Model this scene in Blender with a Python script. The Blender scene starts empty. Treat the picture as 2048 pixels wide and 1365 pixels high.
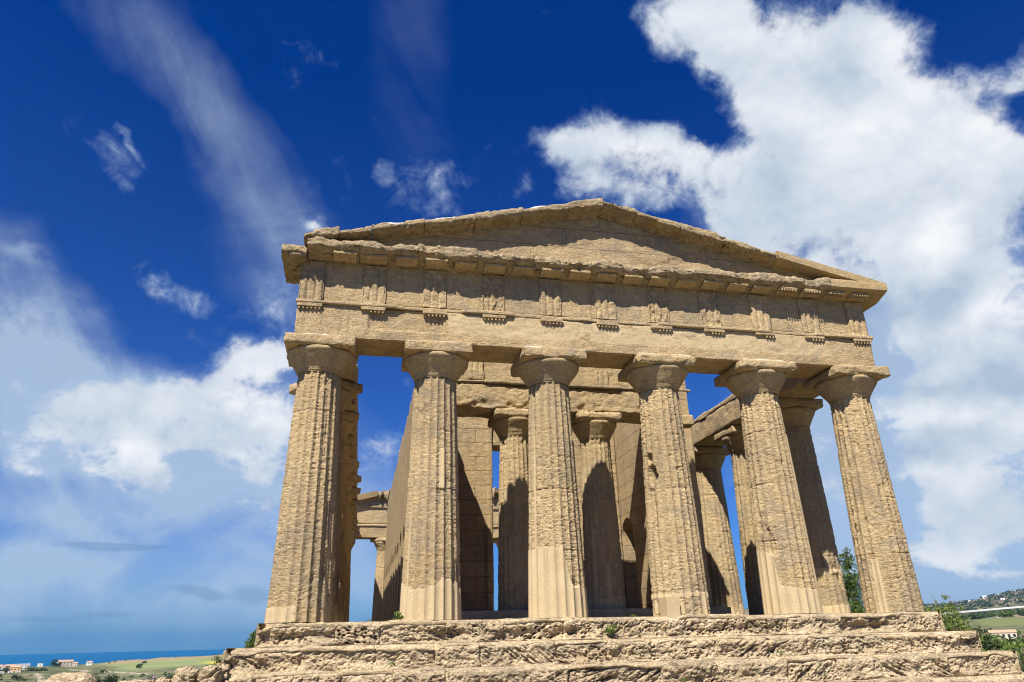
import bpy, math, random
import numpy as np
from mathutils import Vector, Matrix

SC = bpy.context.scene
COL = SC.collection
random.seed(7)
RNG = np.random.default_rng(7)

# ---------------------------------------------------------------- camera
def look(yaw, pitch, roll):
    cy, sy, cp, sp = math.cos(yaw), math.sin(yaw), math.cos(pitch), math.sin(pitch)
    f = Vector((sy*cp, cy*cp, sp)); r = Vector((cy, -sy, 0)); u = r.cross(f)
    r2 = math.cos(roll)*r + math.sin(roll)*u
    u2 = -math.sin(roll)*r + math.cos(roll)*u
    return Matrix((r2, u2, -f)).transposed().to_4x4()
cam = bpy.data.objects.new('camera', bpy.data.cameras.new('camera'))
COL.objects.link(cam); SC.camera = cam
CAM = Vector((-6.3161, -16.8427, -0.4076))
cam.matrix_world = Matrix.Translation(CAM) @ look(0.20808, 0.39632, -0.02275)
cam.data.sensor_width = 36.0
cam.data.lens = 1418.29/2048*36
cam.data.clip_start = 0.1
cam.data.clip_end = 90000

# ---------------------------------------------------------------- light and exposure
SC.cycles.use_denoising = True
SC.cycles.filter_width = 1.1
SC.cycles.max_bounces = 6
SC.cycles.diffuse_bounces = 3
SC.view_settings.view_transform = 'Standard'
SC.view_settings.look = 'None'
SC.view_settings.gamma = 1
SC.view_settings.exposure = EXPOSURE = 0.90
SUN_DIR = Vector((0.40, 0.62, -1.0)).normalized()          # the way the light travels
sun = bpy.data.objects.new('sun', bpy.data.lights.new('sun', 'SUN'))
COL.objects.link(sun)
sun.data.energy = 5.0
sun.data.angle = math.radians(0.5)
sun.data.color = (1.0, 0.94, 0.82)
sun.rotation_euler = SUN_DIR.to_track_quat('-Z', 'Y').to_euler()
SUN_EL = math.asin(-SUN_DIR.z)
SUN_AZ = math.atan2(-SUN_DIR.x, -SUN_DIR.y)

# ---------------------------------------------------------------- sky: Nishita with a cloud layer laid out by azimuth and elevation
CU = [
    (32.24,45.62,5.78,2.98,165.5,1), (33.75,41.87,4.43,2.84,156.2,0.8), (37.47,36.72,4.61,3.17,165.9,0.8), (37.94,41.91,9.9,5.8,155.7,1.2),
    (46.01,40.12,4.23,2.57,160,1), (49.91,38.98,2.13,1.87,151.2,0.45), (42.78,34.89,9.94,6.52,155,1.3), (48.52,31.58,6.37,5.61,151.9,1),
    (54.4,34.02,3.24,2.37,-169.1,1.2), (26.96,44.51,3.07,2.49,75.4,0.5), (22.85,33.09,5.5,1.74,165.9,0.55), (31.32,29.97,5.04,2.28,161.7,0.65),
    (35.12,26,4.68,2.26,169.2,0.6), (52.56,28.68,3.65,3.44,122.1,0.7), (39.24,30.39,8.85,5.42,165.7,1.2), (47.43,25.56,7.67,6.46,159.9,1.3),
    (42.15,23.73,6.9,3.94,166.5,0.85), (25.67,36.76,9.27,2.82,163.3,1.05), (16.6,37.93,4.87,1.97,168.9,1), (19.31,35.35,5.22,2.31,168.6,0.85),
    (30.75,34.08,6.52,3.01,158.4,0.8), (33.47,30.15,6.19,3,169.1,0.75), (26.54,33.22,5.31,1.94,156,0.45), (47.35,18.18,5.91,5.07,170.3,1.1),
    (42.24,13.94,5.97,4,173.7,1.05), (46.09,10.93,5.94,4.25,176.9,1.05), (42.16,8.1,5.96,2.82,175.8,0.98), (45.05,5.54,6.3,2.04,175.9,0.92),
    (40.78,4.6,5.04,1.45,176.8,0.75), (44.18,3.11,5.18,1.07,177,0.65), (47.63,14.68,4.26,3.64,176.9,0.75), (4.38,35.23,4.29,2.29,-177.3,0.6),
    (-0.42,36.25,1.88,1.13,-174.8,0.42), (2.82,37.99,1.49,1.21,91.9,0.3), (-6.22,30.88,2.14,1.22,-165,0.9), (12.53,34.54,1.92,1.35,179.2,0.55),
    (-21.35,33.16,1.43,0.5,135.8,0.48), (-18.31,24.96,1.75,1.07,-179.2,0.5), (-15.66,24.35,3.26,1.24,174.6,0.62), (-8.63,25,3.06,2.99,104.3,0.62),
    (-11.21,27.7,2.28,1.56,132.4,0.4), (-11.14,19.17,4.4,2.26,-158.8,1.05), (-7.49,20.5,3.47,2.13,-155.7,0.95), (-7.77,16.26,6.01,3.41,-176.9,1),
    (-17.6,12.09,3,2.23,178.9,1.2), (-13.31,14.32,6.88,3.26,-176,0.85), (-17.4,16.41,5.24,2.48,-173.6,1), (-21.83,14.77,4.45,2.53,-174,0.85),
    (-23.07,12.26,3.11,2.12,-178,0.75), (-14.44,10.66,3.61,1.57,-177.5,0.65), (-23.34,18.99,3.29,2.03,-170.2,0.5), (-24.9,16.66,2.26,1.65,-173.1,0.6),
    (-6.62,12.56,4.07,2.98,178.9,0.85), (-6.78,8.87,2.16,1.62,175.8,0.75), (1.01,13.21,3.48,2.77,96.2,0.75), (1.94,19.12,1.66,1.59,173.3,0.5),
    (34.8,10.25,5.77,2.73,78.5,0.75), (53.37,38,2.46,1.51,153.6,-0.6), (53.75,32.21,1.51,0.81,155.1,-0.55), (30.26,38.81,4.53,1.61,133.7,-0.5),
    (25.56,42.26,3.17,2.95,70.9,-0.5), (41.07,21.4,2.17,1.72,75.8,-0.8), (42.56,18.89,1.47,1.06,169.9,-0.6), (40.38,17.49,2.52,0.84,77.4,-0.3),
]
CI = [
    (-20.99,41.6,7.95,3.5,149.9,0.26), (-15.62,37.52,8.4,2.92,143.5,0.27), (-10.74,32.68,7.74,3.37,144.4,0.22), (-8.51,28.86,5.37,4.17,-171.8,0.2),
    (2.25,43.73,9.76,4.6,93.5,0.09), (-25.52,20.59,6.59,3.52,119.1,1), (-21.7,18.59,6.53,3.25,150.4,0.9), (-23.42,13.88,7.96,4.95,-174.9,1),
    (-17.79,14.94,10.43,4.15,174.9,0.95), (-15.19,9.23,15.35,4.12,-177.2,1), (-20.96,10.5,7.18,1.28,171.6,-0.5), (-22,7.18,5.59,0.78,177.4,-0.4),
    (-9.66,13.5,7.91,4.79,-178.2,0.8), (-15.83,3.72,17.54,4.16,-180,1.1), (-27.28,25.26,2.06,0.59,-169.5,0.45), (-25.89,24.62,1.83,0.53,167.1,0.3),
    (42.32,18.58,10.04,9.73,45.3,1), (42.89,7.36,10.03,7.77,-174.5,1.35), (43.15,2.25,9.44,3.97,179.5,1.5), (34.84,12.43,9.14,4.17,78.8,0.7),
    (32.8,31.04,5.86,4.12,169.3,0.35), (1.33,7.16,7.6,4.79,178.2,0.35), (-8.82,26.51,4.19,3.63,97.6,0.3),
]
DK = [
    (-17.21,6.41,3.34,0.29,178.8,0.8), (-14.74,6.43,1.9,0.17,179.6,0.5), (-11.08,3.49,1.98,0.42,173.7,0.6), (-9.72,3.12,1.32,0.33,179.4,0.5),
    (-7.05,3.32,1.55,0.75,177.9,0.5), (-20.07,1.7,2.73,0.24,179.5,0.3), (-16.42,1.92,2.36,0.25,179.5,0.3),
]
SH = [
    (35.77,44.17,9.12,2.33,160,0.6), (47.37,38.27,4.26,2.33,127.2,0.6), (23.28,36.68,7.06,1.51,165.8,0.35), (47.22,25.98,3.55,2.39,161.9,0.9),
    (51.36,31.9,4.45,3.2,154.9,0.3), (45.61,25.02,2.63,1.39,164,0.3), (36.72,33.6,3.97,3.69,78.8,-0.5), (43.17,37.61,2.74,2.01,161.6,-0.4),
    (44.5,22.07,6.51,1.4,166.1,-0.7), (47.4,16.09,4.33,1.68,168.1,-0.8), (44.76,15.25,4.54,1.37,169.5,-0.5), (-17.61,12.16,2.53,1.89,178.8,0.9),
    (-7.82,16.64,4.89,2.27,-176.3,0.7), (-8.3,14.34,7.35,1.31,-176.4,-0.4), (-15.41,10.6,4.51,1.04,-176.4,-0.5), (42.77,13.5,3.71,1.38,171.4,0.6),
    (43.34,9.3,3.53,1.33,174,0.4), (45.41,11.7,3.46,1,171.4,-0.5), (42.16,10.81,3.66,0.85,172.7,-0.4), (48.72,19.91,2.63,2.01,165.5,0.7),
]

world = bpy.data.worlds.new('World'); SC.world = world
world.use_nodes = True
class NT:
    """small node-tree helper: n('Type', input=value or socket, _prop=value)"""
    def __init__(s, tree): s.t = tree; tree.nodes.clear()
    def n(s, typ, *pos, **kw):
        nd = s.t.nodes.new(typ)
        for k, v in kw.items():
            if k.startswith('_'): setattr(nd, k[1:], v)
        for i, v in enumerate(pos): s.put(nd.inputs[i], v)
        for k, v in kw.items():
            if not k.startswith('_'): s.put(nd.inputs[k], v)
        return nd
    def put(s, sock, v):
        if v is None: return
        if isinstance(v, bpy.types.NodeSocket): s.t.links.new(v, sock)
        elif isinstance(v, bpy.types.Node): s.t.links.new(v.outputs[0], sock)
        else:
            if sock.type == 'RGBA' and len(v) == 3: v = (*v, 1)
            sock.default_value = v
    def m(s, op, a, b=None, c=None, clamp=False):
        nd = s.n('ShaderNodeMath', _operation=op, _use_clamp=clamp)
        for i, v in enumerate((a, b, c)): s.put(nd.inputs[i], v)
        return nd.outputs[0]
    def v(s, op, a, b=None):
        nd = s.n('ShaderNodeVectorMath', _operation=op)
        for i, x in enumerate((a, b)): s.put(nd.inputs[i], x)
        return nd.outputs['Value'] if op in ('LENGTH', 'DOT_PRODUCT') else nd.outputs[0]
    def mix(s, fac, a, b, typ='MIX'):
        nd = s.n('ShaderNodeMix', _data_type='RGBA', _blend_type=typ)
        s.put(nd.inputs[0], fac); s.put(nd.inputs[6], a); s.put(nd.inputs[7], b)
        return nd.outputs[2]
    def rng(s, x, a, b, c=0.0, d=1.0, typ='SMOOTHSTEP'):
        nd = s.n('ShaderNodeMapRange', _interpolation_type=typ)
        for i, v in enumerate((x, a, b, c, d)): s.put(nd.inputs[i], v)
        return nd.outputs[0]
    def noise(s, vec, scale, detail=4.0, rough=0.5, dist=0.0, lac=2.0):
        nd = s.n('ShaderNodeTexNoise')
        for k, v in (('Vector', vec), ('Scale', scale), ('Detail', detail), ('Roughness', rough), ('Distortion', dist), ('Lacunarity', lac)):
            s.put(nd.inputs[k], v)
        return nd.outputs[0]
    def scale(s, vec, xyz): return s.v('MULTIPLY', vec, xyz)

w = NT(world.node_tree)
tc = w.n('ShaderNodeTexCoord')
D = tc.outputs['Generated']
sep = w.n('ShaderNodeSeparateXYZ', D)
elr = w.m('ARCSINE', sep.outputs[2])
el = w.m('MULTIPLY', elr, 180/math.pi)
az = w.m('MULTIPLY', w.m('ARCTAN2', sep.outputs[0], sep.outputs[1]), 180/math.pi)
# wispy warp of the angular coordinates so that no veil keeps the outline of an ellipse
AE0 = w.n('ShaderNodeCombineXYZ', az, el, 0.0).outputs[0]
wn = w.n('ShaderNodeTexNoise', Vector=D, Scale=7.0, Detail=5.0, Roughness=0.55)
warp = w.v('MULTIPLY', w.v('SUBTRACT', wn.outputs['Color'], (0.5, 0.5, 0.5)), (9.0, 7.0, 0))
AE = w.v('ADD', AE0, warp)
def blobs(items, coord, edge0=1.35):
    acc = None
    for (a, e, s0, s1, rot, wt) in items:
        mp = w.n('ShaderNodeMapping', coord, _vector_type='TEXTURE')
        mp.inputs['Location'].default_value = (a, e, 0)
        mp.inputs['Rotation'].default_value = (0, 0, math.radians(rot))
        mp.inputs['Scale'].default_value = (s0, s1, 1)
        f = w.rng(w.v('LENGTH', mp), edge0, 0.0, 0.0, wt*1.25)
        acc = f if acc is None else w.m('ADD', acc, f)
    return acc
skyv = w.n('ShaderNodeCombineXYZ', sep.outputs[0], sep.outputs[1], w.m('MAXIMUM', sep.outputs[2], 0.012)).outputs[0]
sky = w.n('ShaderNodeTexSky', skyv, _sky_type='NISHITA', _sun_disc=False)
sky.sun_elevation = SUN_EL; sky.sun_rotation = SUN_AZ
sky.altitude = 120; sky.air_density = 1.0; sky.dust_density = 0.6; sky.ozone_density = 4.0
# polarised, saturated blue: tint deepens towards the zenith
tint = w.mix(w.rng(el, 0.0, 42.0, typ='LINEAR'), (0.17, 0.33, 0.63), (0.0006, 0.145, 0.50))
skyc = w.mix(1.0, sky, tint, 'MULTIPLY')
bg_sky = w.n('ShaderNodeBackground', skyc, 0.10)
# cumulus
fine = w.noise(D, 8.0, 12.0, 0.62, 0.35)
finer = w.noise(D, 30.0, 9.0, 0.66, 0.4)
flatv = w.scale(D, (1.0, 1.0, 2.6))
flat = w.noise(flatv, 11.0, 10.0, 0.58, 0.15)
lowf = w.rng(el, 8.0, 24.0)
tex = w.m('ADD', w.m('MULTIPLY', w.m('ADD', w.m('MULTIPLY', fine, lowf), w.m('MULTIPLY', flat, w.m('SUBTRACT', 1.0, lowf))), 2.9), w.m('ADD', w.m('MULTIPLY', finer, 1.5), -0.25))
cu = w.m('ADD', blobs(CU, AE), w.m('SUBTRACT', tex, 2.40))
a_cu = w.rng(cu, -0.10, 1.15)
a_cu = w.m('MULTIPLY', a_cu, w.rng(cu, -0.1, 1.2, 0.70, 0.985))
# veils
streak = w.noise(w.n('ShaderNodeMapping', AE0, _vector_type='TEXTURE', Rotation=(0, 0, math.radians(-52)), Scale=(34, 5, 1)), 1.6, 7.0, 0.6, 0.6)
soft = w.noise(D, 5.0, 9.0, 0.62, 0.4)
streak = w.m('ADD', w.m('MULTIPLY', w.m('SUBTRACT', streak, .5), w.m('ADD', w.m('MULTIPLY', lowf, .75), .25)), .5)
ci = w.m('MULTIPLY', blobs(CI, AE, 1.5), w.m('ADD', w.m('MULTIPLY', w.rng(streak, .08, .92), 0.75), w.m('MULTIPLY', w.rng(soft, .30, .70), 0.85)))
a_ci = w.rng(ci, 0.02, 1.15, 0.0, 0.80, 'LINEAR')
dk = w.m('MULTIPLY', blobs(DK, w.v('ADD', AE0, w.v('MULTIPLY', warp, (.5, .12, 0)))), w.rng(flat, 0.3, 0.7, 0.4, 1.1))
dk = w.m('MINIMUM', dk, 0.36)
# brightness of the cloud masses: lit tops, grey bellies
sh = w.m('ADD', blobs(SH, AE, 1.4), w.m('MULTIPLY', w.m('SUBTRACT', w.noise(flatv, 4.2, 4.0, 0.5, 0.2), 0.5), 2.6))
sh = w.m('ADD', sh, w.m('MULTIPLY', w.m('SUBTRACT', finer, 0.5), 0.15))
def relief(scale, det, d):                       # billows lit from the sun's side: the density falls off towards the sun
    toward = tuple(-x*d for x in SUN_DIR)
    return w.m('SUBTRACT', w.noise(D, scale, det, 0.58, 0.3), w.noise(w.v('ADD', D, toward), scale, det, 0.58, 0.3))
sh = w.m('ADD', sh, w.m('MULTIPLY', relief(7.5, 4.0, 0.035), 2.2))
sh = w.m('ADD', sh, w.m('MULTIPLY', relief(22.0, 5.0, 0.012), 0.75))
shade = w.rng(sh, -1.0, 1.0, typ='LINEAR')
ccol = w.mix(shade, (0.44, 0.55, 0.69), (0.97, 0.98, 1.0))
thin = w.mix(w.rng(a_cu, 0.15, 0.75), (0.40, 0.55, 0.78), ccol)
E2 = 2**-EXPOSURE
bg_ci = w.n('ShaderNodeBackground', (0.48, 0.61, 0.77), E2)
bg_cu = w.n('ShaderNodeBackground', thin, E2)
bg_dk = w.n('ShaderNodeBackground', (0.13, 0.26, 0.45), E2)
m1 = w.n('ShaderNodeMixShader', a_ci, bg_sky.outputs[0], bg_ci.outputs[0])
m2 = w.n('ShaderNodeMixShader', a_cu, m1.outputs[0], bg_cu.outputs[0])
m3 = w.n('ShaderNodeMixShader', dk, m2.outputs[0], bg_dk.outputs[0])
w.n('ShaderNodeOutputWorld', m3.outputs[0])
world.cycles.sampling_method = 'MANUAL'
world.cycles.sample_map_resolution = 512

# ---------------------------------------------------------------- numpy noise
def vnoise(P, seed=0):
    Pf = np.floor(P); f = (P - Pf).astype(np.float32)
    I = Pf.astype(np.int64).astype(np.uint32)
    u = f*f*f*(f*(f*6-15)+10)
    def h(dx, dy, dz):
        n = (I[:, 0]+np.uint32(dx))*np.uint32(374761393) + (I[:, 1]+np.uint32(dy))*np.uint32(668265263) + (I[:, 2]+np.uint32(dz))*np.uint32(2246822519) + np.uint32((seed*3266489917) & 0xffffffff)
        n = (n ^ (n >> np.uint32(15)))*np.uint32(2654435761)
        n = n ^ (n >> np.uint32(13))
        return (n & np.uint32(0xffff)).astype(np.float32)*np.float32(2/65535) - 1
    ux, uy, uz = u[:, 0], u[:, 1], u[:, 2]
    def lx(dy, dz):
        a = h(0, dy, dz); return a + ux*(h(1, dy, dz)-a)
    a = lx(0, 0); a = a + uy*(lx(1, 0)-a)
    b = lx(0, 1); b = b + uy*(lx(1, 1)-b)
    return a + uz*(b-a)
_R = np.array([[0.00, 0.80, 0.60], [-0.80, 0.36, -0.48], [-0.60, -0.48, 0.64]])
def fbm(P, seed=0, octv=4, gain=0.5):
    P = np.asarray(P, float); s = 0; a = 1.0; t = 0
    for o in range(octv):
        s = s + a*vnoise(P, seed+o*17); t += a; a *= gain
        P = (P @ _R)*2.03 + 11.3
    return s/t*1.35
def worley(P, seed=0):
    """distance to the nearest of scattered points"""
    Pf = np.floor(P); f = (P-Pf).astype(np.float32); I = Pf.astype(np.int64).astype(np.uint32); best = np.full(len(P), 9.0, np.float32)
    for dx in (-1, 0, 1):
        for dy in (-1, 0, 1):
            for dz in (-1, 0, 1):
                n = (I[:, 0]+np.uint32(dx & 0xffffffff))*np.uint32(374761393) + (I[:, 1]+np.uint32(dy & 0xffffffff))*np.uint32(668265263) + (I[:, 2]+np.uint32(dz & 0xffffffff))*np.uint32(2246822519) + np.uint32(seed*7919)
                n = (n ^ (n >> np.uint32(15)))*np.uint32(2654435761); n = n ^ (n >> np.uint32(13))
                a = (n & np.uint32(1023)).astype(np.float32)/1023; b = ((n >> np.uint32(10)) & np.uint32(1023)).astype(np.float32)/1023; c = ((n >> np.uint32(20)) & np.uint32(1023)).astype(np.float32)/1023
                best = np.minimum(best, (dx+a-f[:, 0])**2+(dy+b-f[:, 1])**2+(dz+c-f[:, 2])**2)
    return np.sqrt(best)
def sst(a, b, x):
    t = np.clip((x-a)/(b-a), 0, 1); return t*t*(3-2*t)

# ---------------------------------------------------------------- mesh helpers
def mk(name, V, F, mat=None, parent=None, attrs=None, sharp=None, ngons=(), loc=None):
    """one mesh object from vertex and quad/tri arrays"""
    me = bpy.data.meshes.new(name)
    V = np.asarray(V, np.float32)
    Fs = [np.asarray(f, np.int32) for f in (F if isinstance(F, list) else [F]) if len(f)]
    idx = np.concatenate([f.ravel() for f in Fs] + [np.asarray(g, np.int32) for g in ngons])
    tot = np.concatenate([np.full(len(f), f.shape[1], np.int32) for f in Fs] + [np.array([len(g) for g in ngons], np.int32)])
    st = np.concatenate([[0], np.cumsum(tot)[:-1]]).astype(np.int32)
    me.vertices.add(len(V)); me.vertices.foreach_set('co', V.ravel())
    me.loops.add(len(idx)); me.loops.foreach_set('vertex_index', idx)
    me.polygons.add(len(tot)); me.polygons.foreach_set('loop_start', st); me.polygons.foreach_set('loop_total', tot)
    me.update(calc_edges=True); me.validate()
    for k, a in (attrs or {}).items():
        at = me.attributes.new(k, 'FLOAT', 'POINT'); at.data.foreach_set('value', np.asarray(a, np.float32))
    me.polygons.foreach_set('use_smooth', np.ones(len(me.polygons), bool))
    if sharp is not None: me.set_sharp_from_angle(angle=math.radians(sharp))
    if mat: me.materials.append(mat)
    ob = bpy.data.objects.new(name, me); COL.objects.link(ob)
    if parent: ob.parent = parent
    if loc is not None: ob.location = loc
    return ob
def empty(name, loc=(0, 0, 0), parent=None):
    o = bpy.data.objects.new(name, None); COL.objects.link(o); o.location = loc
    o.empty_display_size = 0.3
    if parent: o.parent = parent
    return o
def tag(o, label=None, cat=None, group=None, kind=None):
    for k, v in (('label', label), ('category', cat), ('group', group), ('kind', kind)):
        if v: o[k] = v
    return o
def join(items):
    """(V, F, attrs) pieces into one"""
    Vs, Fs, A, n = [], [], {}, 0
    keys = set().union(*[set(it[2]) for it in items])
    for V, F, a in items:
        Vs.append(V); Fs.append(np.asarray(F)+n); n += len(V)
        for k in keys: A.setdefault(k, []).append(a.get(k, np.zeros(len(V))))
    return np.concatenate(Vs), np.concatenate(Fs), {k: np.concatenate(v) for k, v in A.items()}

def lattice(nx, ny, nz, faces='xXyYzZ'):
    """indices of the surface of a box lattice and its quads"""
    Q = []
    def key(i, j, k): return (i*(ny+1)+j)*(nz+1)+k
    def sheet(A, B, fn, flip):
        a, b = np.meshgrid(np.arange(A), np.arange(B), indexing='ij'); a = a.ravel(); b = b.ravel()
        q = np.stack([fn(a, b), fn(a+1, b), fn(a+1, b+1), fn(a, b+1)], 1)
        Q.append(q[:, ::-1] if flip else q)
    for f in faces:
        if f == 'x': sheet(ny, nz, lambda a, b: key(0*a, a, b), True)
        if f == 'X': sheet(ny, nz, lambda a, b: key(0*a+nx, a, b), False)
        if f == 'y': sheet(nx, nz, lambda a, b: key(a, 0*a, b), False)
        if f == 'Y': sheet(nx, nz, lambda a, b: key(a, 0*a+ny, b), True)
        if f == 'z': sheet(nx, ny, lambda a, b: key(a, b, 0*a), True)
        if f == 'Z': sheet(nx, ny, lambda a, b: key(a, b, 0*a+nz), False)
    Q = np.concatenate(Q); u, inv = np.unique(Q, return_inverse=True)
    F = inv.reshape(-1, 4)
    i = u//((ny+1)*(nz+1)); j = (u//(nz+1)) % (ny+1); k = u % (nz+1)
    return i, j, k, F
def rough_box(b, res, amp=.01, wear=.03, seed=0, frq=3.0, pit=0.0, faces='xXyYzZ', mod=None, edge=.10, squash=1.7, full=False):
    """weathered block: bumpy faces, rounded broken edges, pits; mod(P, N) adds displacement along the normal"""
    x0, x1, y0, y1, z0, z1 = b
    rs = res if isinstance(res, (tuple, list)) else (res,)*3
    n = [max(1, int(round((q-p)/r))) for p, q, r in zip((x0, y0, z0), (x1, y1, z1), rs)]
    i, j, k, F = lattice(*n, faces)
    P = np.stack([x0+(x1-x0)*i/n[0], y0+(y1-y0)*j/n[1], z0+(z1-z0)*k/n[2]], 1)
    N = np.stack([(i == n[0])*1.0-(i == 0), (j == n[1])*1.0-(j == 0), (k == n[2])*1.0-(k == 0)], 1)
    on = np.abs(N) > 0
    d3 = np.stack([np.minimum(P[:, 0]-x0, x1-P[:, 0]), np.minimum(P[:, 1]-y0, y1-P[:, 1]), np.minimum(P[:, 2]-z0, z1-P[:, 2])], 1)
    dd = np.sort(np.where(on, 1e-9, d3), 1)
    second = np.where(on.sum(1) >= 2, 0.0, dd[:, 1])       # distance to the nearest edge
    N = N/np.maximum(np.linalg.norm(N, axis=1, keepdims=True), 1e-9)
    S = P*np.array([1, 1, squash])*frq
    g = fbm(S, seed, 5, .55)
    lump = fbm(P*1.3, seed+5, 3)
    e = np.clip(1-second/edge, 0, 1)**2
    d = amp*g - wear*e*np.clip(.55+.9*lump+.35*g, 0.05, 2.2)
    pt = np.zeros(len(P))
    if pit:
        pt = sst(.12, .55, fbm(P*np.array([1, 1, 1.9])*frq*2.1, seed+9, 3))*sst(-.5, .5, lump)
        d = d - pit*pt
    at = {'cav': pt}
    if mod is not None:
        r = mod(P, N)
        if isinstance(r, tuple): d = d + r[0]; at.update(r[1])
        else: d = d + r
    return P + N*d[:, None], F, at
def dens(pts, res):
    out = []
    for a, b in zip(pts, pts[1:]+pts[:1]):
        a = np.array(a, float); b = np.array(b, float); n = max(1, int(round(np.linalg.norm(b-a)/res)))
        out += [a+(b-a)*t/n for t in range(n)]
    return np.array(out)
def rough_sweep(prof, x0, x1, res, amp=.01, seed=0, frq=4.0, k=0.0, wear=.0, pit=0.0, mod=None, pres=None):
    """closed (y, z) profile, counter-clockwise seen from +x, swept along x; k shears z by k*x"""
    pr = dens(prof, pres or res); M = len(pr); n = max(1, int(round((x1-x0)/res)))
    nxt = np.roll(pr, -1, 0); prv = np.roll(pr, 1, 0); t = nxt-prv
    nr = np.stack([t[:, 1], -t[:, 0]], 1); nr /= np.maximum(np.linalg.norm(nr, axis=1, keepdims=True), 1e-9)
    # convexity marks the arrises that break away
    c = np.cross(np.append(nxt-pr, np.zeros((M, 1)), 1), np.append(pr-prv, np.zeros((M, 1)), 1))[:, 2]
    cv = np.clip(-c/(np.linalg.norm(nxt-pr, axis=1)*np.linalg.norm(pr-prv, axis=1)+1e-9), 0, 1)
    cv = np.maximum(cv, .5*(np.roll(cv, 1)+np.roll(cv, -1)))
    X = x0+(x1-x0)*np.arange(n+1)/n
    P = np.stack([np.repeat(X, M), np.tile(pr[:, 0], n+1), np.tile(pr[:, 1], n+1)], 1)
    N = np.stack([np.zeros((n+1)*M), np.tile(nr[:, 0], n+1), np.tile(nr[:, 1], n+1)], 1)
    g = fbm(P*np.array([1, 1, 1.6])*frq, seed, 5, .55); lump = fbm(P*1.4, seed+3, 3)
    d = amp*g - wear*np.tile(cv, n+1)*np.clip(.5+1.1*lump+.4*g, 0, 2)
    pt = np.zeros(len(P))
    if pit:
        pt = sst(.1, .5, fbm(P*np.array([1, 1, 2])*frq*2, seed+9, 3)); d = d-pit*pt
    V = P+N*d[:, None]
    if mod is not None: V = V + mod(P)
    V[:, 2] += k*P[:, 0]
    i, j = np.meshgrid(np.arange(n), np.arange(M), indexing='ij'); i = i.ravel(); j = j.ravel(); j2 = (j+1) % M
    F = np.stack([i*M+j, i*M+j2, (i+1)*M+j2, (i+1)*M+j], 1)
    cen0 = V[:M].mean(0); cen1 = V[-M:].mean(0); nv = len(V)
    V = np.concatenate([V, [cen0, cen1]])
    jj = np.arange(M); z = len(V)
    c0 = np.stack([np.full(M, nv), (jj+1) % M, jj, jj], 1); c1 = np.stack([np.full(M, nv+1), n*M+jj, n*M+(jj+1) % M, n*M+(jj+1) % M], 1)
    return V, F, {'cav': np.append(pt, [0, 0])}, (c0[:, :3], c1[:, :3], 1)
def sweep_obj(name, parts, mat, parent, **kw):
    """object from rough_sweep pieces (with triangulated end caps)"""
    V, F, T, A, n = [], [], [], [], 0
    for p in parts:
        v, f, a, (c0, c1, _) = p
        V.append(v); F.append(f+n); T += [c0+n, c1+n]; A.append(a['cav']); n += len(v)
    return mk(name, np.concatenate(V), [np.concatenate(F), np.concatenate(T)], mat, parent, {'cav': np.concatenate(A)}, **kw)
def tube(pts, rad, seg=6):
    pts = np.asarray(pts, float); n = len(pts); rad = np.broadcast_to(rad, n)
    V = []
    for q in range(n):
        t = pts[min(q+1, n-1)]-pts[max(q-1, 0)]; t = t/(np.linalg.norm(t)+1e-9)
        a = np.cross(t, [0.31, 0.77, 0.55]); a /= np.linalg.norm(a)+1e-9; b = np.cross(t, a)
        th = np.arange(seg)*2*np.pi/seg
        V.append(pts[q]+rad[q]*(np.cos(th)[:, None]*a+np.sin(th)[:, None]*b))
    V = np.concatenate(V)
    i, j = np.meshgrid(np.arange(n-1), np.arange(seg), indexing='ij'); i = i.ravel(); j = j.ravel(); j2 = (j+1) % seg
    F = np.stack([i*seg+j, i*seg+j2, (i+1)*seg+j2, (i+1)*seg+j], 1)
    e0 = np.array([[0, 0, 0, 0]]); 
    V = np.concatenate([V, pts[:1], pts[-1:]]); s = np.arange(seg); s2 = (s+1) % seg; m = n*seg
    F = np.concatenate([F, np.stack([np.full(seg, m), s2, s, s], 1), np.stack([np.full(seg, m+1), (n-1)*seg+s, (n-1)*seg+s2, (n-1)*seg+s2], 1)])
    return V, F, {}
def fixq(F):
    """split quads with a doubled corner off as triangles"""
    F = np.asarray(F); t = F[:, 2] == F[:, 3]
    return [F[~t], F[t][:, :3]]

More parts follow.
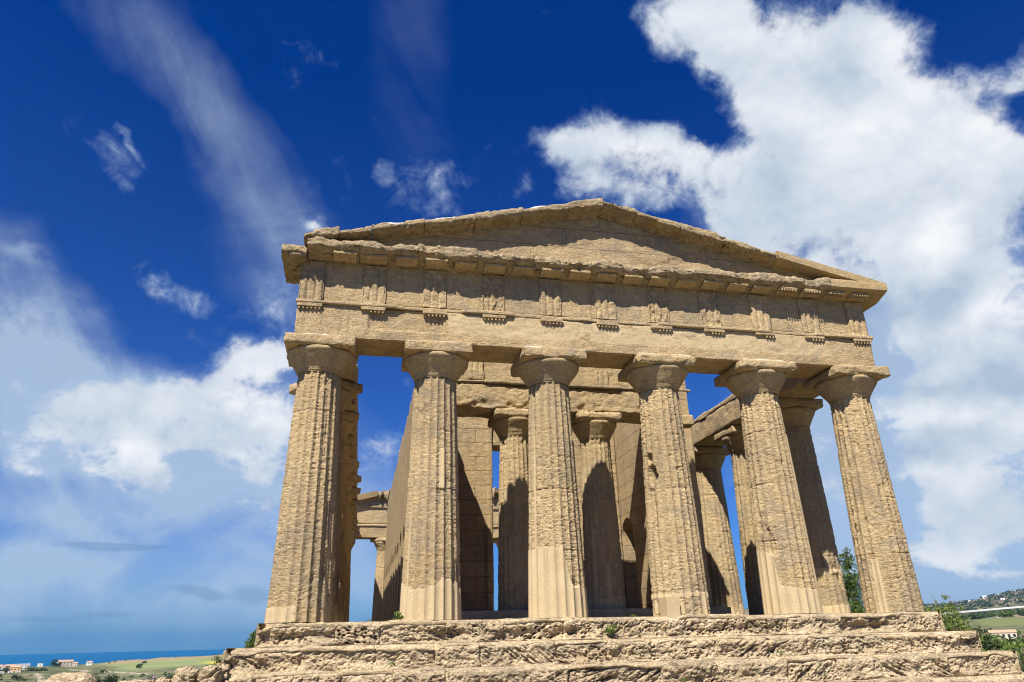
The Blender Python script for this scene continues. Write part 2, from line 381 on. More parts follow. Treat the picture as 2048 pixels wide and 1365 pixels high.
# ---------------------------------------------------------------- materials
def mat_new(name):
    m = bpy.data.materials.new(name); m.use_nodes = True
    return m, NT(m.node_tree)
def finish(nt, color, rough=0.9, bump=None, spec=0.2):
    b = nt.n('ShaderNodeBsdfPrincipled')
    nt.put(b.inputs['Base Color'], color); nt.put(b.inputs['Roughness'], rough)
    b.inputs['Specular IOR Level'].default_value = spec
    if bump is not None: nt.put(b.inputs['Normal'], bump)
    nt.n('ShaderNodeOutputMaterial', b.outputs[0])
    return b
def stone(name, c0, c1, c2, lichen=0.25, bump=1.0, brick=None, coarse=1.0, warm=0.3, crust=(.36, .22, .10), cr=.45, grime=.62):
    """weathered calcarenite: mottled tan, porous bump, grey lichen, attributes cav (pits) and plaster (smooth repair)"""
    m, t = mat_new(name)
    pos = t.n('ShaderNodeNewGeometry').outputs['Position']
    bed = t.scale(pos, (1.0, 1.0, 2.2))
    a = lambda nm: t.n('ShaderNodeAttribute', _attribute_name=nm).outputs['Fac']
    cav, pla, lich, tone = a('cav'), a('plaster'), a('lich'), a('tone')
    n_lo = t.noise(pos, 0.55, 5, .6, .3)
    n_mid = t.noise(bed, 4.5, 8, .65, .4)
    n_fine = t.noise(bed, 26.0, 6, .7)
    col = t.mix(t.rng(n_lo, .32, .68), c0, c1)
    col = t.mix(t.rng(n_mid, .42, .70, 0, .75), col, c2)
    weath = t.rng(t.noise(pos, 1.1, 8, .68, .6), .46, .66, 0, grime)
    col = t.mix(weath, col, (.285, .245, .18))
    strk = t.rng(t.noise(t.scale(pos, (5.0, 5.0, .55)), 1.0, 7, .62, .2), .52, .70, 0, grime*.9)
    col = t.mix(strk, col, (.27, .215, .14))
    rust = t.rng(t.noise(bed, 1.9, 7, .65, .5), .56, .74, 0, warm)
    col = t.mix(rust, col, (.43, .245, .105))
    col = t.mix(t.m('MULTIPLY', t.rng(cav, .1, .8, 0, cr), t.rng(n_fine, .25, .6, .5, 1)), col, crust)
    lf = t.m('MULTIPLY', t.rng(t.noise(bed, 2.6, 9, .72, .5), .50, .66), t.m('ADD', lich, lichen, clamp=True))
    lf = t.m('MULTIPLY', lf, t.rng(n_fine, .34, .60, .35, 1))
    col = t.mix(lf, col, (.125, .115, .095))
    sp = t.noise(pos, 3.4, 8, .6, .2)
    col = t.mix(t.rng(sp, .60, .72, 0, .35), col, (.62, .51, .36))
    pc = t.mix(t.rng(t.noise(pos, 2.2, 6, .6), .35, .7), (.500, .395, .245), (.455, .350, .207))
    pl = t.rng(t.m('ADD', pla, t.m('MULTIPLY', t.m('SUBTRACT', n_mid, .5), .25)), .44, .58)
    col = t.mix(pl, col, pc)
    col = t.mix(1.0, col, t.mix(t.rng(n_fine, .25, .75, typ='LINEAR'), (.66, .645, .62), (1.20, 1.20, 1.20)), 'MULTIPLY')
    pits = t.rng(t.noise(bed, 19.0*coarse, 6, .62, .5), .38, .50)
    tn = t.m('ADD', 1.0, tone); col = t.mix(1.0, col, t.n('ShaderNodeCombineXYZ', tn, tn, tn).outputs[0], 'MULTIPLY')
    keep = t.m('SUBTRACT', 1.0, t.m('MULTIPLY', pl, .85))
    col = t.mix(t.m('MULTIPLY', t.m('SUBTRACT', 1.0, pits), t.m('MULTIPLY', keep, .50)), col, (.20, .135, .075))
    big = t.rng(t.noise(bed, 6.0*coarse, 6, .6, .8), .34, .55)
    hgt = t.m('ADD', t.m('MULTIPLY', pits, .6), t.m('ADD', t.m('MULTIPLY', n_fine, .8), t.m('MULTIPLY', big, .7)))
    b1 = t.n('ShaderNodeBump', Strength=t.m('MULTIPLY', keep, .70), Distance=.026*bump, Height=hgt)
    nrm = b1.outputs[0]
    if brick:
        bw, bh, sel, mort = brick                                    # block length, course height, which axes
        sx = t.n('ShaderNodeSeparateXYZ', pos)
        uv = t.n('ShaderNodeCombineXYZ', sx.outputs[sel], sx.outputs[2], 0.0).outputs[0]
        wob = t.v('MULTIPLY', t.v('SUBTRACT', t.n('ShaderNodeTexNoise', Vector=pos, Scale=1.7, Detail=4.0).outputs['Color'], (.5, .5, .5)), (.14, .10, 0))
        br = t.n('ShaderNodeTexBrick', t.v('ADD', uv, wob), (1, 1, 1), (.86, .86, .86), (0, 0, 0))
        br.inputs['Scale'].default_value = 1.0; br.inputs['Mortar Size'].default_value = mort; br.inputs['Mortar Smooth'].default_value = .4
        br.inputs['Brick Width'].default_value = bw; br.inputs['Row Height'].default_value = bh
        col = t.mix(t.rng(n_mid, .35, .6, .25, .9), col, t.mix(1.0, col, t.mix(br.outputs['Fac'], br.outputs['Color'], (.45, .40, .33)), 'MULTIPLY'))
        b2 = t.n('ShaderNodeBump', Strength=.8, Distance=.03, Height=t.m('SUBTRACT', 1.0, br.outputs['Fac']), Normal=nrm); nrm = b2.outputs[0]
    finish(t, col, t.mix(pl, (.95,)*3, (.8,)*3), nrm, .15)
    return m
M_COL = stone('column_stone', (0.510, 0.395, 0.235), (0.475, 0.355, 0.198), (0.421, 0.305, 0.161), .15, .8)
M_ENT = stone('entablature_stone', (0.505, 0.390, 0.233), (0.465, 0.345, 0.193), (0.406, 0.292, 0.155), .14, .75)
M_COR = stone('cornice_stone', (0.470, 0.372, 0.241), (0.426, 0.330, 0.203), (0.376, 0.285, 0.171), .62, 1.5)
M_WALL = stone('wall_stone', (0.485, 0.370, 0.219), (0.444, 0.326, 0.182), (0.386, 0.275, 0.146), .08, .8, (1.45, .56, 1, .016))
M_FACE = stone('ashlar_stone', (0.485, 0.370, 0.219), (0.444, 0.326, 0.182), (0.386, 0.275, 0.146), .08, .8, (1.45, .56, 0, .016))
M_TYM = stone('tympanum_stone', (0.490, 0.376, 0.223), (0.447, 0.332, 0.184), (0.391, 0.280, 0.150), .08, .8, (2.1, .62, 0, .008))
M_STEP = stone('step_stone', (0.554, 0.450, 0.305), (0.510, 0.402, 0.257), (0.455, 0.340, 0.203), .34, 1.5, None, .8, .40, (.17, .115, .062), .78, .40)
M_PLA = stone('repair_mortar', (.500, .420, .320), (.480, .395, .290), (.450, .360, .250), .0, .25, grime=.2)
M_NEW = stone('restored_stone', (.455, .340, .185), (.420, .308, .160), (.385, .275, .135), .05, .35)
def plain(name, col, rough=.9, var=.25, scale=6.0, spec=.2, bump=0):
    m, t = mat_new(name)
    pos = t.n('ShaderNodeNewGeometry').outputs['Position']
    n = t.noise(pos, scale, 6, .6)
    lo = tuple(c*(1-var) for c in col); hi = tuple(min(1, c*(1+var)) for c in col)
    nb = t.n('ShaderNodeBump', Strength=.6, Distance=bump, Height=n).outputs[0] if bump else None
    finish(t, t.mix(t.rng(n, .3, .7), lo, hi), rough, nb, spec)
    return m
M_WHITE = plain('lime_mortar', (.66, .63, .57), .8, .2, 9)
def leafmat(name, col, col2):
    m, t = mat_new(name)
    r = t.n('ShaderNodeNewGeometry').outputs['Random Per Island']
    c = t.mix(r, col, col2)
    b = finish(t, c, .55, None, .3)
    tr = t.n('ShaderNodeBsdfTranslucent', t.mix(1.0, c, (1.5, 1.6, .6), 'MULTIPLY'))
    mx = t.n('ShaderNodeMixShader', .28, b.outputs[0], tr.outputs[0])
    out = [x for x in t.t.nodes if x.type == 'OUTPUT_MATERIAL'][0]
    t.t.links.new(mx.outputs[0], out.inputs[0])
    return m
M_BARK = plain('bark', (.16, .115, .08), .95, .35, 14, .1, .02)

# ================================================================ THE TEMPLE (stylobate top z = 0, front edge y = 0, x centred)
temple = tag(empty('temple', (0, 0, 0)), 'roofless ancient stone temple with fluted columns and a triangular pediment', 'temple')
XS = [-7.63, -4.66, -1.59, 1.59, 4.66, 7.63]
YC, YR = 0.88, 39.12

# ---- stepped base
def step_mod(x0, x1, zt, zb, seed, dips=(), lamk=1.0, honk=1.0, bell=1.0):
    """joints between blocks, slanting bedding grooves, honeycomb pits and hollows on the front face"""
    r = np.random.default_rng(seed)
    cuts = [x0]
    while cuts[-1] < x1: cuts.append(cuts[-1]+r.uniform(.85, 1.75))
    cuts = np.array(cuts)
    ang = np.radians(r.uniform(16, 40, len(cuts)))*np.where(r.random(len(cuts)) < .68, 1, -1)
    off = r.uniform(-.075, .05, len(cuts)); lam = r.uniform(.0, 1.0, len(cuts))**1.6*lamk; hon = r.uniform(.05, 1.0, len(cuts))*honk; bel = r.uniform(0, 1.3, len(cuts))*bell; nos = r.uniform(.4, 1.6, len(cuts)); tw = r.uniform(-.03, .02, len(cuts))
    tone = r.uniform(-.16, .10, len(cuts)); topc = r.uniform(0, .05, len(cuts))*(r.random(len(cuts)) < .6)
    def mod(P, N):
        fr = np.clip(-N[:, 1], 0, 1); tp = np.clip(N[:, 2], 0, 1)
        wob = fbm(P*np.array([2, 2, 3]), seed+1, 3)
        rag = fbm(P*np.array([4.5, 4, 6]), seed+25, 4, .6)
        endf = sst(.75, .0, np.minimum(P[:, 0]-x0, x1-P[:, 0])+.18*wob)
        b = np.clip(np.searchsorted(cuts, P[:, 0]+.05*wob)-1, 0, len(cuts)-1)
        dj = np.min(np.abs(P[:, 0:1]+.05*wob[:, None]-cuts[None, :]), 1)
        joint = np.exp(-(dj/.030)**2)*sst(-.5, .2, wob)
        cs, sn = np.cos(ang[b]), np.sin(ang[b])
        u = P[:, 0]*cs + P[:, 2]*sn; v = -P[:, 0]*sn + P[:, 2]*cs
        L = np.stack([u*1.5, P[:, 1]*1.2, v*15], 1)
        l1 = fbm(L+wob[:, None]*.18, seed+2, 4, .55)
        l2 = fbm(np.stack([u*3.0, P[:, 1]*2, v*34], 1), seed+4, 2, .6)
        pat = sst(-.40, .30, fbm(P*1.5, seed+7, 3))
        g1 = sst(.12, .50, l1)*lam[b]*pat; g2 = sst(.05, .5, l2)*lam[b]*(.3+.7*pat)
        wo = worley(np.stack([u*9.5, P[:, 1]*6, v*17], 1)+.35*fbm(P*9, seed+6, 2)[:, None], seed)
        hc = sst(.50, .20, wo)*hon[b]*sst(-.45, .10, fbm(P*1.7, seed+17, 3))
        h2 = sst(.15, .5, fbm(P*np.array([14, 10, 22]), seed+18, 3, .6))
        mid = np.clip((zt-P[:, 2])/(zt-zb), 0, 1)
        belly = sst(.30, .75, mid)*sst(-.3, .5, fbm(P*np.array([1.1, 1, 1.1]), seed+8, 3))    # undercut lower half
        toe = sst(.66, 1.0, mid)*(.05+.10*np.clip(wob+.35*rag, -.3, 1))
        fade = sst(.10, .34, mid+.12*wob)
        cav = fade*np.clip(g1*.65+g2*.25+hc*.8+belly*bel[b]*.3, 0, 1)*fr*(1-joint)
        band = fade*sst(1.0, .90, mid)
        nose = .13*np.clip(1-mid/.34, 0, 1)**2*(.7+.5*wob)*nos[b]
        d = fr*(off[b]-.060*joint-band*(.080*g1+.024*g2+.105*hc+.030*h2+.12*belly*bel[b]+.06*rag)+toe-nose)
        chip = sst(.25, .6, fbm(P*np.array([1.5, 1.5, 1.5]), seed+21, 3))
        d = d - tp*endf*(.09+.10*np.clip(wob+rag*.5, 0, 1)) - fr*endf*.10*np.clip(.4+wob, 0, 1)
        d = d - .09*chip*fr*sst(.45, .0, mid)
        d = d - tp*topc[b]*sst(.7, .0, P[:, 1]-P[:, 1].min()) + tp*(tw[b]-.03*joint-.015+.03*wob-.03*np.clip(fbm(P*5, seed+11, 3), 0, 1))
        for (xa, xb, dep) in dips:
            d = d - tp*dep*sst(xa, xa+.25, P[:, 0])*sst(xb, xb-.25, P[:, 0])*(1.0-.8*sst(.6, 1.8, P[:, 1]))
        return d, {'cav': cav, 'tone': tone[b], 'plaster': .8*fr*sst(.45, .9, joint)*sst(-.3, .1, fbm(P*2.3, seed+23, 2)), 'lich': fr*np.clip(.35+.5*fbm(P*.9, seed+13, 3), 0, 1)*sst(.85, .3, mid)}
    return mod
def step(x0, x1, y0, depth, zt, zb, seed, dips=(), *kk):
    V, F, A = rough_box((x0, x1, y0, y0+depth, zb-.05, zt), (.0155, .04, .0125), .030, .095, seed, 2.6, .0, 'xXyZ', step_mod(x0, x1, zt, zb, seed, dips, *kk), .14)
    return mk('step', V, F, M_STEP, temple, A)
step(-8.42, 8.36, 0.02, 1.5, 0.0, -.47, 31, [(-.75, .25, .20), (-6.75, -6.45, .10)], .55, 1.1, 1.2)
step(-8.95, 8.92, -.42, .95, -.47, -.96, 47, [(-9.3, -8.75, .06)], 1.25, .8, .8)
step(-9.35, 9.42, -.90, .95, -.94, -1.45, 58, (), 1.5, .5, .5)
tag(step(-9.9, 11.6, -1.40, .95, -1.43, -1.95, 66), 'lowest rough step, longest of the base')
# core of the base and the paved floor
V, F, A = rough_box((-8.3, 8.3, 1.3, 39.9, -2.2, -.012), (.4, .4, .4), .01, .02, 3, faces='xXYZ')
mk('floor_paving', V, F, M_STEP, temple, A, 40)
for sx in (-1, 1):
    for q in range(3):
        a, b2 = sorted((sx*8.3, sx*(8.75+.5*q)))
        V, F, A = rough_box((a, b2, .5-.45*q, 40.0, -2.2, -.50-.48*q), (.12, .25, .12), .04, .06, 90+q, faces='xXYZ')
        mk('side_step', V, F, M_STEP, temple, A)
V, F, A = rough_box((-5.15, 5.15, 5.05, 34.2, -.05, .36), (.12, .3, .09), .02, .05, 12, faces='xXyYZ')
mk('cella_platform', V, F, M_STEP, temple, A)
V, F, A = rough_box((-8.25, 8.25, 38.4, 39.9, -2.2, 0), (.2, .2, .2), .02, .05, 13, faces='xXYZ')

# ---- columns
HS, HA = 5.87, 6.71          # top of the shaft, top of the abacus
def shaft(rb, rt, H, seed, nu=240, nz=380, ero=1.0, plaster=None, bites=(), drums=(1.62, 3.10, 4.55), ruts=0.0):
    i, j = np.meshgrid(np.arange(nu), np.arange(nz+1), indexing='ij'); i = i.ravel(); j = j.ravel()
    th = i*2*np.pi/nu; z = H*j/nz; t = z/H
    R = rb+(rt-rb)*t+.012*np.sin(np.pi*t)
    c, s = np.cos(th), np.sin(th)
    P0 = np.stack([R*c, R*s, z], 1)+seed*7.31
    phi = (th*20/(2*np.pi)) % 1.0
    phi = np.where(phi > .9999, 0, phi)
    fl = .086*R*(1-(2*phi-1)**2)**.9
    lo = fbm(P0*np.array([1.0, 1.0, .55]), seed, 4)
    e = np.clip(sst(-.55, .35, lo)*ero, 0, 1)
    g = fbm(P0*np.array([8, 8, 13]), seed+2, 5, .62)
    p3 = sst(.12, .50, fbm(P0*np.array([8.5, 8.5, 24]), seed+4, 4, .65))
    p4 = sst(.10, .45, fbm(P0*np.array([19, 19, 44]), seed+5, 2, .6))
    d = fl*(1-.30*e)+e*(.004+.010*(g+.4)+.017*p3+.012*p4)+(1-e)*(.004*g+.009*p3+.007*p4)
    if ruts:
        rr = fbm(np.stack([c*9, s*9, z*.5], 1)+seed, seed+8, 3)
        d = d+ruts*sst(.05, .5, rr)*e
    big = sst(.50, .85, fbm(P0*np.array([1.9, 1.9, 1.5]), seed+6, 4)); d = d+.035*big*ero
    dro = np.random.default_rng(seed+1).uniform(-.3, .3)
    for zj in drums:
        jn = np.exp(-((z-zj-dro-.015*g)/.018)**2)*np.clip(.7+1.5*lo, .2, 1); d = d+.024*jn; p3 = np.maximum(p3, .8*jn)
    tha = np.degrees(np.arctan2(s, c))
    for (a, zz, wa, wz, dep) in bites:
        q = ((tha-a+180) % 360-180)/wa; q = q*q+((z-zz)/wz)**2
        q = q*(1+.5*g+.4*lo)
        d = d+dep*(sst(1.25, .25, q) if dep < .2 else sst(1.1, .6, q)); p3 = np.maximum(p3, .6*sst(1.2, .3, q))
    pl = np.zeros(len(z))
    if plaster is not None:
        pl = np.clip(plaster(tha, z, g, lo), 0, 1)
        sm = sst(.45, .55, pl)
        d = d*(1-sm)+sm*(fl*.92-.004); p3 = p3*(1-sm)
    V = np.stack([(R-d)*c, (R-d)*s, z], 1)
    i2 = np.arange(nu); F = []
    a, b = np.meshgrid(i2, np.arange(nz), indexing='ij'); a = a.ravel(); b = b.ravel(); a2 = (a+1) % nu
    F = np.stack([a*(nz+1)+b, a2*(nz+1)+b, a2*(nz+1)+b+1, a*(nz+1)+b+1], 1)
    drum = np.searchsorted(np.array(drums)+dro, z+.02*g); tn = np.random.default_rng(seed).uniform(-.10, .06, len(drums)+1)
    return V, F, {'cav': p3*.7, 'plaster': pl, 'tone': tn[drum]*(1-pl)+.05*np.clip(lo, -1, 1)}
def echinus(rt, r1, z0, z1, seed, nu=100, bites=()):
    zs = np.linspace(0, 1, 20)
    prof = [(rt*.985, z0-.03), (rt*.985, z0)]
    for q in range(3): prof += [(rt+.006+.010*q, z0+.004+.022*q), (rt+.014+.010*q, z0+.016+.022*q), (rt+.008+.010*q, z0+.020+.022*q)]
    ra, za = rt+.034, z0+.070
    for q in zs:
        prof.append((ra+(r1-ra)*(min(1, q/.86)**1.04)*(1.0 if q < .93 else 1-.35*(q-.93)), za+(z1-za)*q))
    prof += [(r1*.93, z1+.005), (0.02, z1+.005)]
    pr = np.array(prof); M = len(pr)
    i, j = np.meshgrid(np.arange(nu), np.arange(M), indexing='ij'); i = i.ravel(); j = j.ravel()
    th = i*2*np.pi/nu; R = pr[j, 0]; z = pr[j, 1]
    P0 = np.stack([R*np.cos(th), R*np.sin(th), z], 1)
    g = fbm(P0*5+seed*3.7, seed, 4); lo = fbm(P0*1.3+seed*3.7, seed+2, 3)
    d = .010*g+.022*sst(.1, .7, lo)*(.5+g)
    tha = np.degrees(th)
    for (a, wa, dep) in bites:
        q = np.abs((tha-a+180) % 360-180)/wa
        d = d+dep*sst(1.2, .2, q+.3*g)*sst(z0+.12, z1-.05, z)
    R = np.maximum(R-d*(R > .1), .02)
    V = np.stack([R*np.cos(th), R*np.sin(th), z], 1)
    a, b = np.meshgrid(np.arange(nu), np.arange(M-1), indexing='ij'); a = a.ravel(); b = b.ravel(); a2 = (a+1) % nu
    return V, np.stack([a*M+b, a2*M+b, a2*M+b+1, a*M+b+1], 1), {'cav': sst(.2, .8, lo)*.4, 'lich': np.zeros(len(R))}
def column(x, y, seed, z0=0.0, rb=.72, rt=.55, ab=.875, H=HS, top=HA, nu=240, nz=380, abw=.03, abres=.035, ebites=(), label=None, abmod=None, **kw):
    V, F, A = shaft(rb, rt, H-z0, seed, nu, nz, **kw)
    c = mk('column', V, F, M_COL, temple, A, loc=(x, y, z0))
    if label: c['label'] = label
    V, F, A = echinus(rt, ab-.012, H-z0-.005, top-.305-z0, seed+100, 100 if nu > 120 else 60, ebites)
    mk('echinus', V, F, M_COL, c, A)
    V, F, A = rough_box((-ab, ab, -ab, ab, top-.30-z0, top-z0-.002), abres, .012+abw*.10, abw, seed+200, 4.0, .012+abw*.15, mod=abmod)
    mk('abacus', V, F, M_ENT, c, A)
    return c
def copy_column(c, x, y, rz, z=0.0):
    n = c.copy(); COL.objects.link(n); n.location = (x, y, z); n.rotation_euler = (0, 0, rz); n.parent = temple
    for ch in list(c.children):
        k = ch.copy(); COL.objects.link(k); k.parent = n
    return n
def front(t): return (t+90+180) % 360-180        # degrees away from the front of the column, + towards the right
S = lambda a, b, x: sst(a, b, x)
column(XS[0], YC, 3, ero=1.0, abw=.045, ruts=.02, ebites=[(-58, 16, .05)], bites=[(-35, 2.2, 10, .5, .04), (-38, 1.2, 8, .4, .05)],
       plaster=lambda t, z, g, lo: S(.33, .27, z+.05*lo)*S(0, -6, front(t)+6*g)*1.0 + S(3, 0, np.abs(front(t)-64))*S(2.6, 2.3, z))
column(XS[1], YC, 11, ero=.95, abw=.04,
       plaster=lambda t, z, g, lo: S(.80, .72, z+.10*g-.10*np.sin(np.radians(front(t)*3))) + S(9, 7, np.abs(front(t)-16))*S(2.9, 3.0, z)*S(4.0, 3.9, z)*S(.9, .6, lo+.4)
       + S(6, 4, np.abs(front(t)+62))*S(2.4, 2.2, z+.4*lo))
column(XS[2], YC, 23, ero=.95, abw=.06, abmod=None,
       plaster=lambda t, z, g, lo: S(1.62, 1.55, z+.06*g+.9*S(-2, 22, front(t))) + S(8, 6, np.abs(front(t)-62))*S(1.0, .8, z) + S(4, 3, np.abs(front(t)+63))*S(4.6, 4.2, z)*.9)
column(XS[3], YC, 37, ero=1.1, abw=.16, z0=-.02, bites=[(-160, 3.95, 9, .15, .26), (-152, 3.50, 12, .24, .34), (-162, 2.6, 10, .6, .06), (-24, 1.5, 10, .3, .05)], ebites=[(-95, 24, .05)],
       plaster=lambda t, z, g, lo: S(.58, .53, z+.10*lo+.05*g)*S(.40, .46, z+.06*g) + S(.28, .2, np.abs(z-.2)+.2*lo+.1*g)*.6*S(.1, .4, np.sin(t*.1+1)))
column(XS[4], YC, 41, ero=.95, abw=.12, bites=[(-148, 1.75, 12, .35, .06)], ebites=[(-70, 14, .06)],
       plaster=lambda t, z, g, lo: S(.62, .54, z+.14*lo+.06*g-.9*S(-46, -60, front(t))) + S(8, 6, np.abs(front(t)-50))*S(2.2, 2.0, np.abs(z-2.4)+.8*lo))
column(XS[5], YC, 53, ero=.95, abw=.20, ebites=[(-60, 30, .06)],
       plaster=lambda t, z, g, lo: S(9, 8, np.abs(front(t)+58))*S(1.35, 1.3, z) + S(4, 3, np.abs(front(t)+75))*S(2.6, 2.5, z))
# grey repair pier under the fourth column
V, F, A = rough_box((.90, 1.24, .13, .6, -.24, .42), .03, .004, .01, 5, faces='xXyZ', mod=lambda P, N: (0*P[:, 0], {'plaster': np.ones(len(P))}))
tag(mk('repair_block', V, F, M_PLA, temple, A, 40), 'smooth grey mortar block patching the foot of the fourth column')
# flank and rear columns: three kinds, turned and repeated
ybay = [YC+3.05+3.2*q for q in range(0, 11)] 
ybay = [3.93+3.2*q for q in range(11)]
ybay = [y for y in ybay if y < 37.5]
k1 = column(XS[5], ybay[0], 61, ero=1.15, abw=.06, ab=.80, nu=120, nz=200, abres=.05, bites=[(-70, 1.2, 14, .4, .04)],
            plaster=lambda t, z, g, lo: S(.34, .28, z+.15*lo) + S(.30, .22, np.abs(z-1.25)+.35*lo)*.7)
k2 = column(XS[5], ybay[1], 67, ero=1.15, abw=.06, ab=.80, nu=120, nz=200, abres=.05, ruts=.03)
k3 = column(XS[5], ybay[2], 71, ero=1.1, abw=.06, ab=.80, nu=120, nz=200, abres=.05,
            plaster=lambda t, z, g, lo: S(.55, .45, z+.5*lo+.2*g)*.9)
kinds = [k1, k2, k3]
for q, y in enumerate(ybay):
    if q > 2: copy_column(kinds[(q*2+1) % 3], XS[5], y, q*1.26)
    copy_column(kinds[(q+1) % 3], XS[0], y, q*1.26+.6)
for q, x in enumerate(XS): copy_column(kinds[q % 3], x, YR, q*.94)
# porch columns between the antae
PY = 6.25
column(-1.43, PY, 83, z0=.36, rb=.655, rt=.52, ab=.80, ero=1.25, nu=120, nz=200, abw=.10, abres=.04, bites=[(-120, 3.0, 12, .5, .06), (-135, 2.4, 14, .25, .07)])
column(1.43, PY, 89, z0=.36, rb=.655, rt=.52, ab=.80, ero=1.2, nu=120, nz=200, abw=.16, abres=.04, ruts=.02, bites=[(-30, 2.6, 8, .3, .05)],
       plaster=lambda t, z, g, lo: S(.38, .3, z+.1*lo) + S(8, 6, np.abs(front(t)+2))*S(1.5, 1.3, z+.3*lo) + S(7, 5, np.abs(front(t)+44))*S(2.6, 2.4, z))

# ---- entablature of a gable end; built once and turned round for the rear
TRI = [-7.985+1.597*q for q in range(11)]
def pegs(x0, x1, n, y, z0, z1, r=.03):
    out = []
    for q in range(n):
        x = x0+(x1-x0)*(q+.5)/n
        out.append(tube([(x, y, z0), (x, y, z1)], [r*.8, r], 8))
    return out
def gable():
    top = []
    XB = [-8.3, -4.62, -1.59, 1.59, 4.66, 8.3]
    def mod(P, N):
        f = np.clip(-N[:, 1], 0, 1); d = 0*P[:, 0]
        q = np.clip(np.searchsorted(np.array(XB), P[:, 0])-1, 0, 4)
        pl = .66*sst(-.62, -.30, fbm(P*np.array([1.6, 1, 3.0]), 71, 5, .65)+.05)*sst(6.95, 6.85, P[:, 0])*f*sst(-4.5, -4.4, P[:, 0])*sst(6.86, 7.02, P[:, 2]+.05*fbm(P*4, 72, 2))*.80
        # recessed panel right of the proud corner block, worn seams between the beams
        d = d - .06*f*sst(-6.50, -6.46, P[:, 0])*sst(-4.5, -4.55, P[:, 0])*sst(7.00, 7.03, P[:, 2])
        d = d - .014*f*np.exp(-(np.min(np.abs(P[:, 0:1]-np.array(XB)[None, :]), 1)/.02)**2)*sst(.0, .5, fbm(P*2.0, 74, 2))
        return d, {'plaster': pl, 'lich': .3*(1-f), 'tone': np.array([-.06, .02, -.02, .03, -.04])[q]}
    V, F, A = rough_box((-8.3, 8.3, .25, 1.45, HA, 7.62), (.035, .07, .035), .012, .02, 300, 4, .008, mod=mod)
    arch = mk('architrave', V, F, M_ENT, temple, A); top.append(arch)
    sub = []
    V, F, A = rough_box((-8.34, 8.34, .165, .30, 7.615, 7.718), (.03, .05, .03), .008, .02, 320, 5)
    keep = fbm(np.stack([V[:, 0]*.9, V[:, 1]*0, V[:, 2]*0], 1), 5, 3)
    V[:, 1] += .075*sst(.30, .5, keep)*sst(-7.9, -7.3, V[:, 0])*sst(7.9, 7.3, V[:, 0])
    sub.append(mk('taenia', V, F, M_ENT, arch, A))
    V, F, A = rough_box((-8.3, 8.3, 1.40, 1.53, 7.50, 7.70), (.06, .06, .06), .012, .03, 322, 4)
    sub.append(mk('back_moulding', V, F, M_ENT, arch, A))
    worn = {1: 4, 2: 5, 4: 5, 6: 4, 7: 4, 8: 3, 9: 4}
    for q, x in enumerate(TRI):
        V, F, A = rough_box((x-.315, x+.315, .168, .27, 7.525, 7.612), .035, .006, .016, 340+q, 6)
        Vp = join([(V, F, {})] + pegs(x-.30, x+.30, 6, .21, 7.53, 7.462, .028)) if q not in worn else join([(V, F, {})] + pegs(x+.30-.1*worn[q], x+.30, worn[q], .21, 7.53, 7.462, .028))
        sub.append(mk('regula', Vp[0], fixq(Vp[1]), M_ENT, arch, None, 50))
    V, F, A = rough_box((-8.24, 8.24, .30, 1.43, 7.72, 8.95), (.06, .10, .05), .012, .02, 360, 4, .012, mod=lambda P, N: (0*P[:, 0], {'lich': 0*P[:, 0]+.05}))
    frz = mk('frieze', V, F, M_ENT, temple, A); top.append(frz)
    dam = {0: .35, 1: .6, 2: .7, 3: 1.15, 4: .45, 5: .55, 6: 1.1, 7: .8, 8: .35, 9: .3}
    for q, x in enumerate(TRI):
        dm = dam.get(q, .3)
        def mod(P, N, x=x, dm=dm, q=q):
            f = np.clip(-N[:, 1], 0, 1)
            u = np.abs(((P[:, 0]-x)/.62+.5)*3 % 1.0-.5)*2            # 1 at the grooves between bars
            body = sst(8.60, 8.56, P[:, 2])
            gr = .048*sst(.50, 1.0, u)*body
            g = fbm(P*np.array([9, 9, 7]), 900+q, 4)
            er = dm*(.06*np.clip(g+.30, 0, 1)+.025)*sst(-.4, .2, fbm(P*2.5, 950+q, 2)+dm-.4)
            return f*(-gr*(1-.6*dm*(g > 0))-er-.02*(1-body)), {'cav': f*dm*sst(.0, .6, g), 'lich': f*(1.3*sst(-.2, .4, g) if q == 3 else .25*dm), 'tone': 0*f+((q*37) % 11-5)*.018}
        V, F, A = rough_box((x-.31, x+.31, .222, .305, 7.725, 8.86), (.0258, .05, .03), .006, .015, 400+q, 6, faces='xXyzZ', mod=mod)
        sub.append(mk('triglyph', V, F, M_ENT, frz, A))
    # horizontal cornice with its sloping soffit and mutules
    prof = [(.28, 8.87), (1.55, 8.87), (1.55, 9.36), (.15, 9.36), (-.26, 9.33), (-.29, 9.29), (-.29, 9.06), (-.265, 9.03), (-.10, 8.985), (.16, 8.90)]
    prof = prof[::1]
    jog = lambda P, s: np.stack([0*P[:, 0], .10*sst(.05, .6, fbm(np.stack([P[:, 0]*1.6, 0*P[:, 0], 0*P[:, 0]], 1), s, 4))*(P[:, 1] < 0), -.13*np.clip(fbm(P*np.array([1.8, 0, 0]), s+1, 4), 0, 1)*(P[:, 2] > 9.2)+.09*np.clip(fbm(P*np.array([2.2, 0, 0]), s+5, 4), 0, 1)*(P[:, 2] < 9.1)*(P[:, 1] < -.2)], 1)
    ps = []
    xb = [-8.15, -6.82, -5.3, -3.7, -2.1, -.5, 1.1, 2.7, 4.3, 6.95]
    for q in range(9):
        sh = (-.02, .0, .03)[q % 3]
        pq = [(y, z+(sh if z > 9.2 else 0)) for y, z in prof]
        ps.append(rough_sweep(pq, xb[q]+.004, xb[q+1]-.004, .028, .020, 500+q, 6.0, wear=.075, pit=.022, mod=lambda P: jog(P, 77)))
    crn = sweep_obj('cornice', ps, M_COR, temple); top.append(crn)
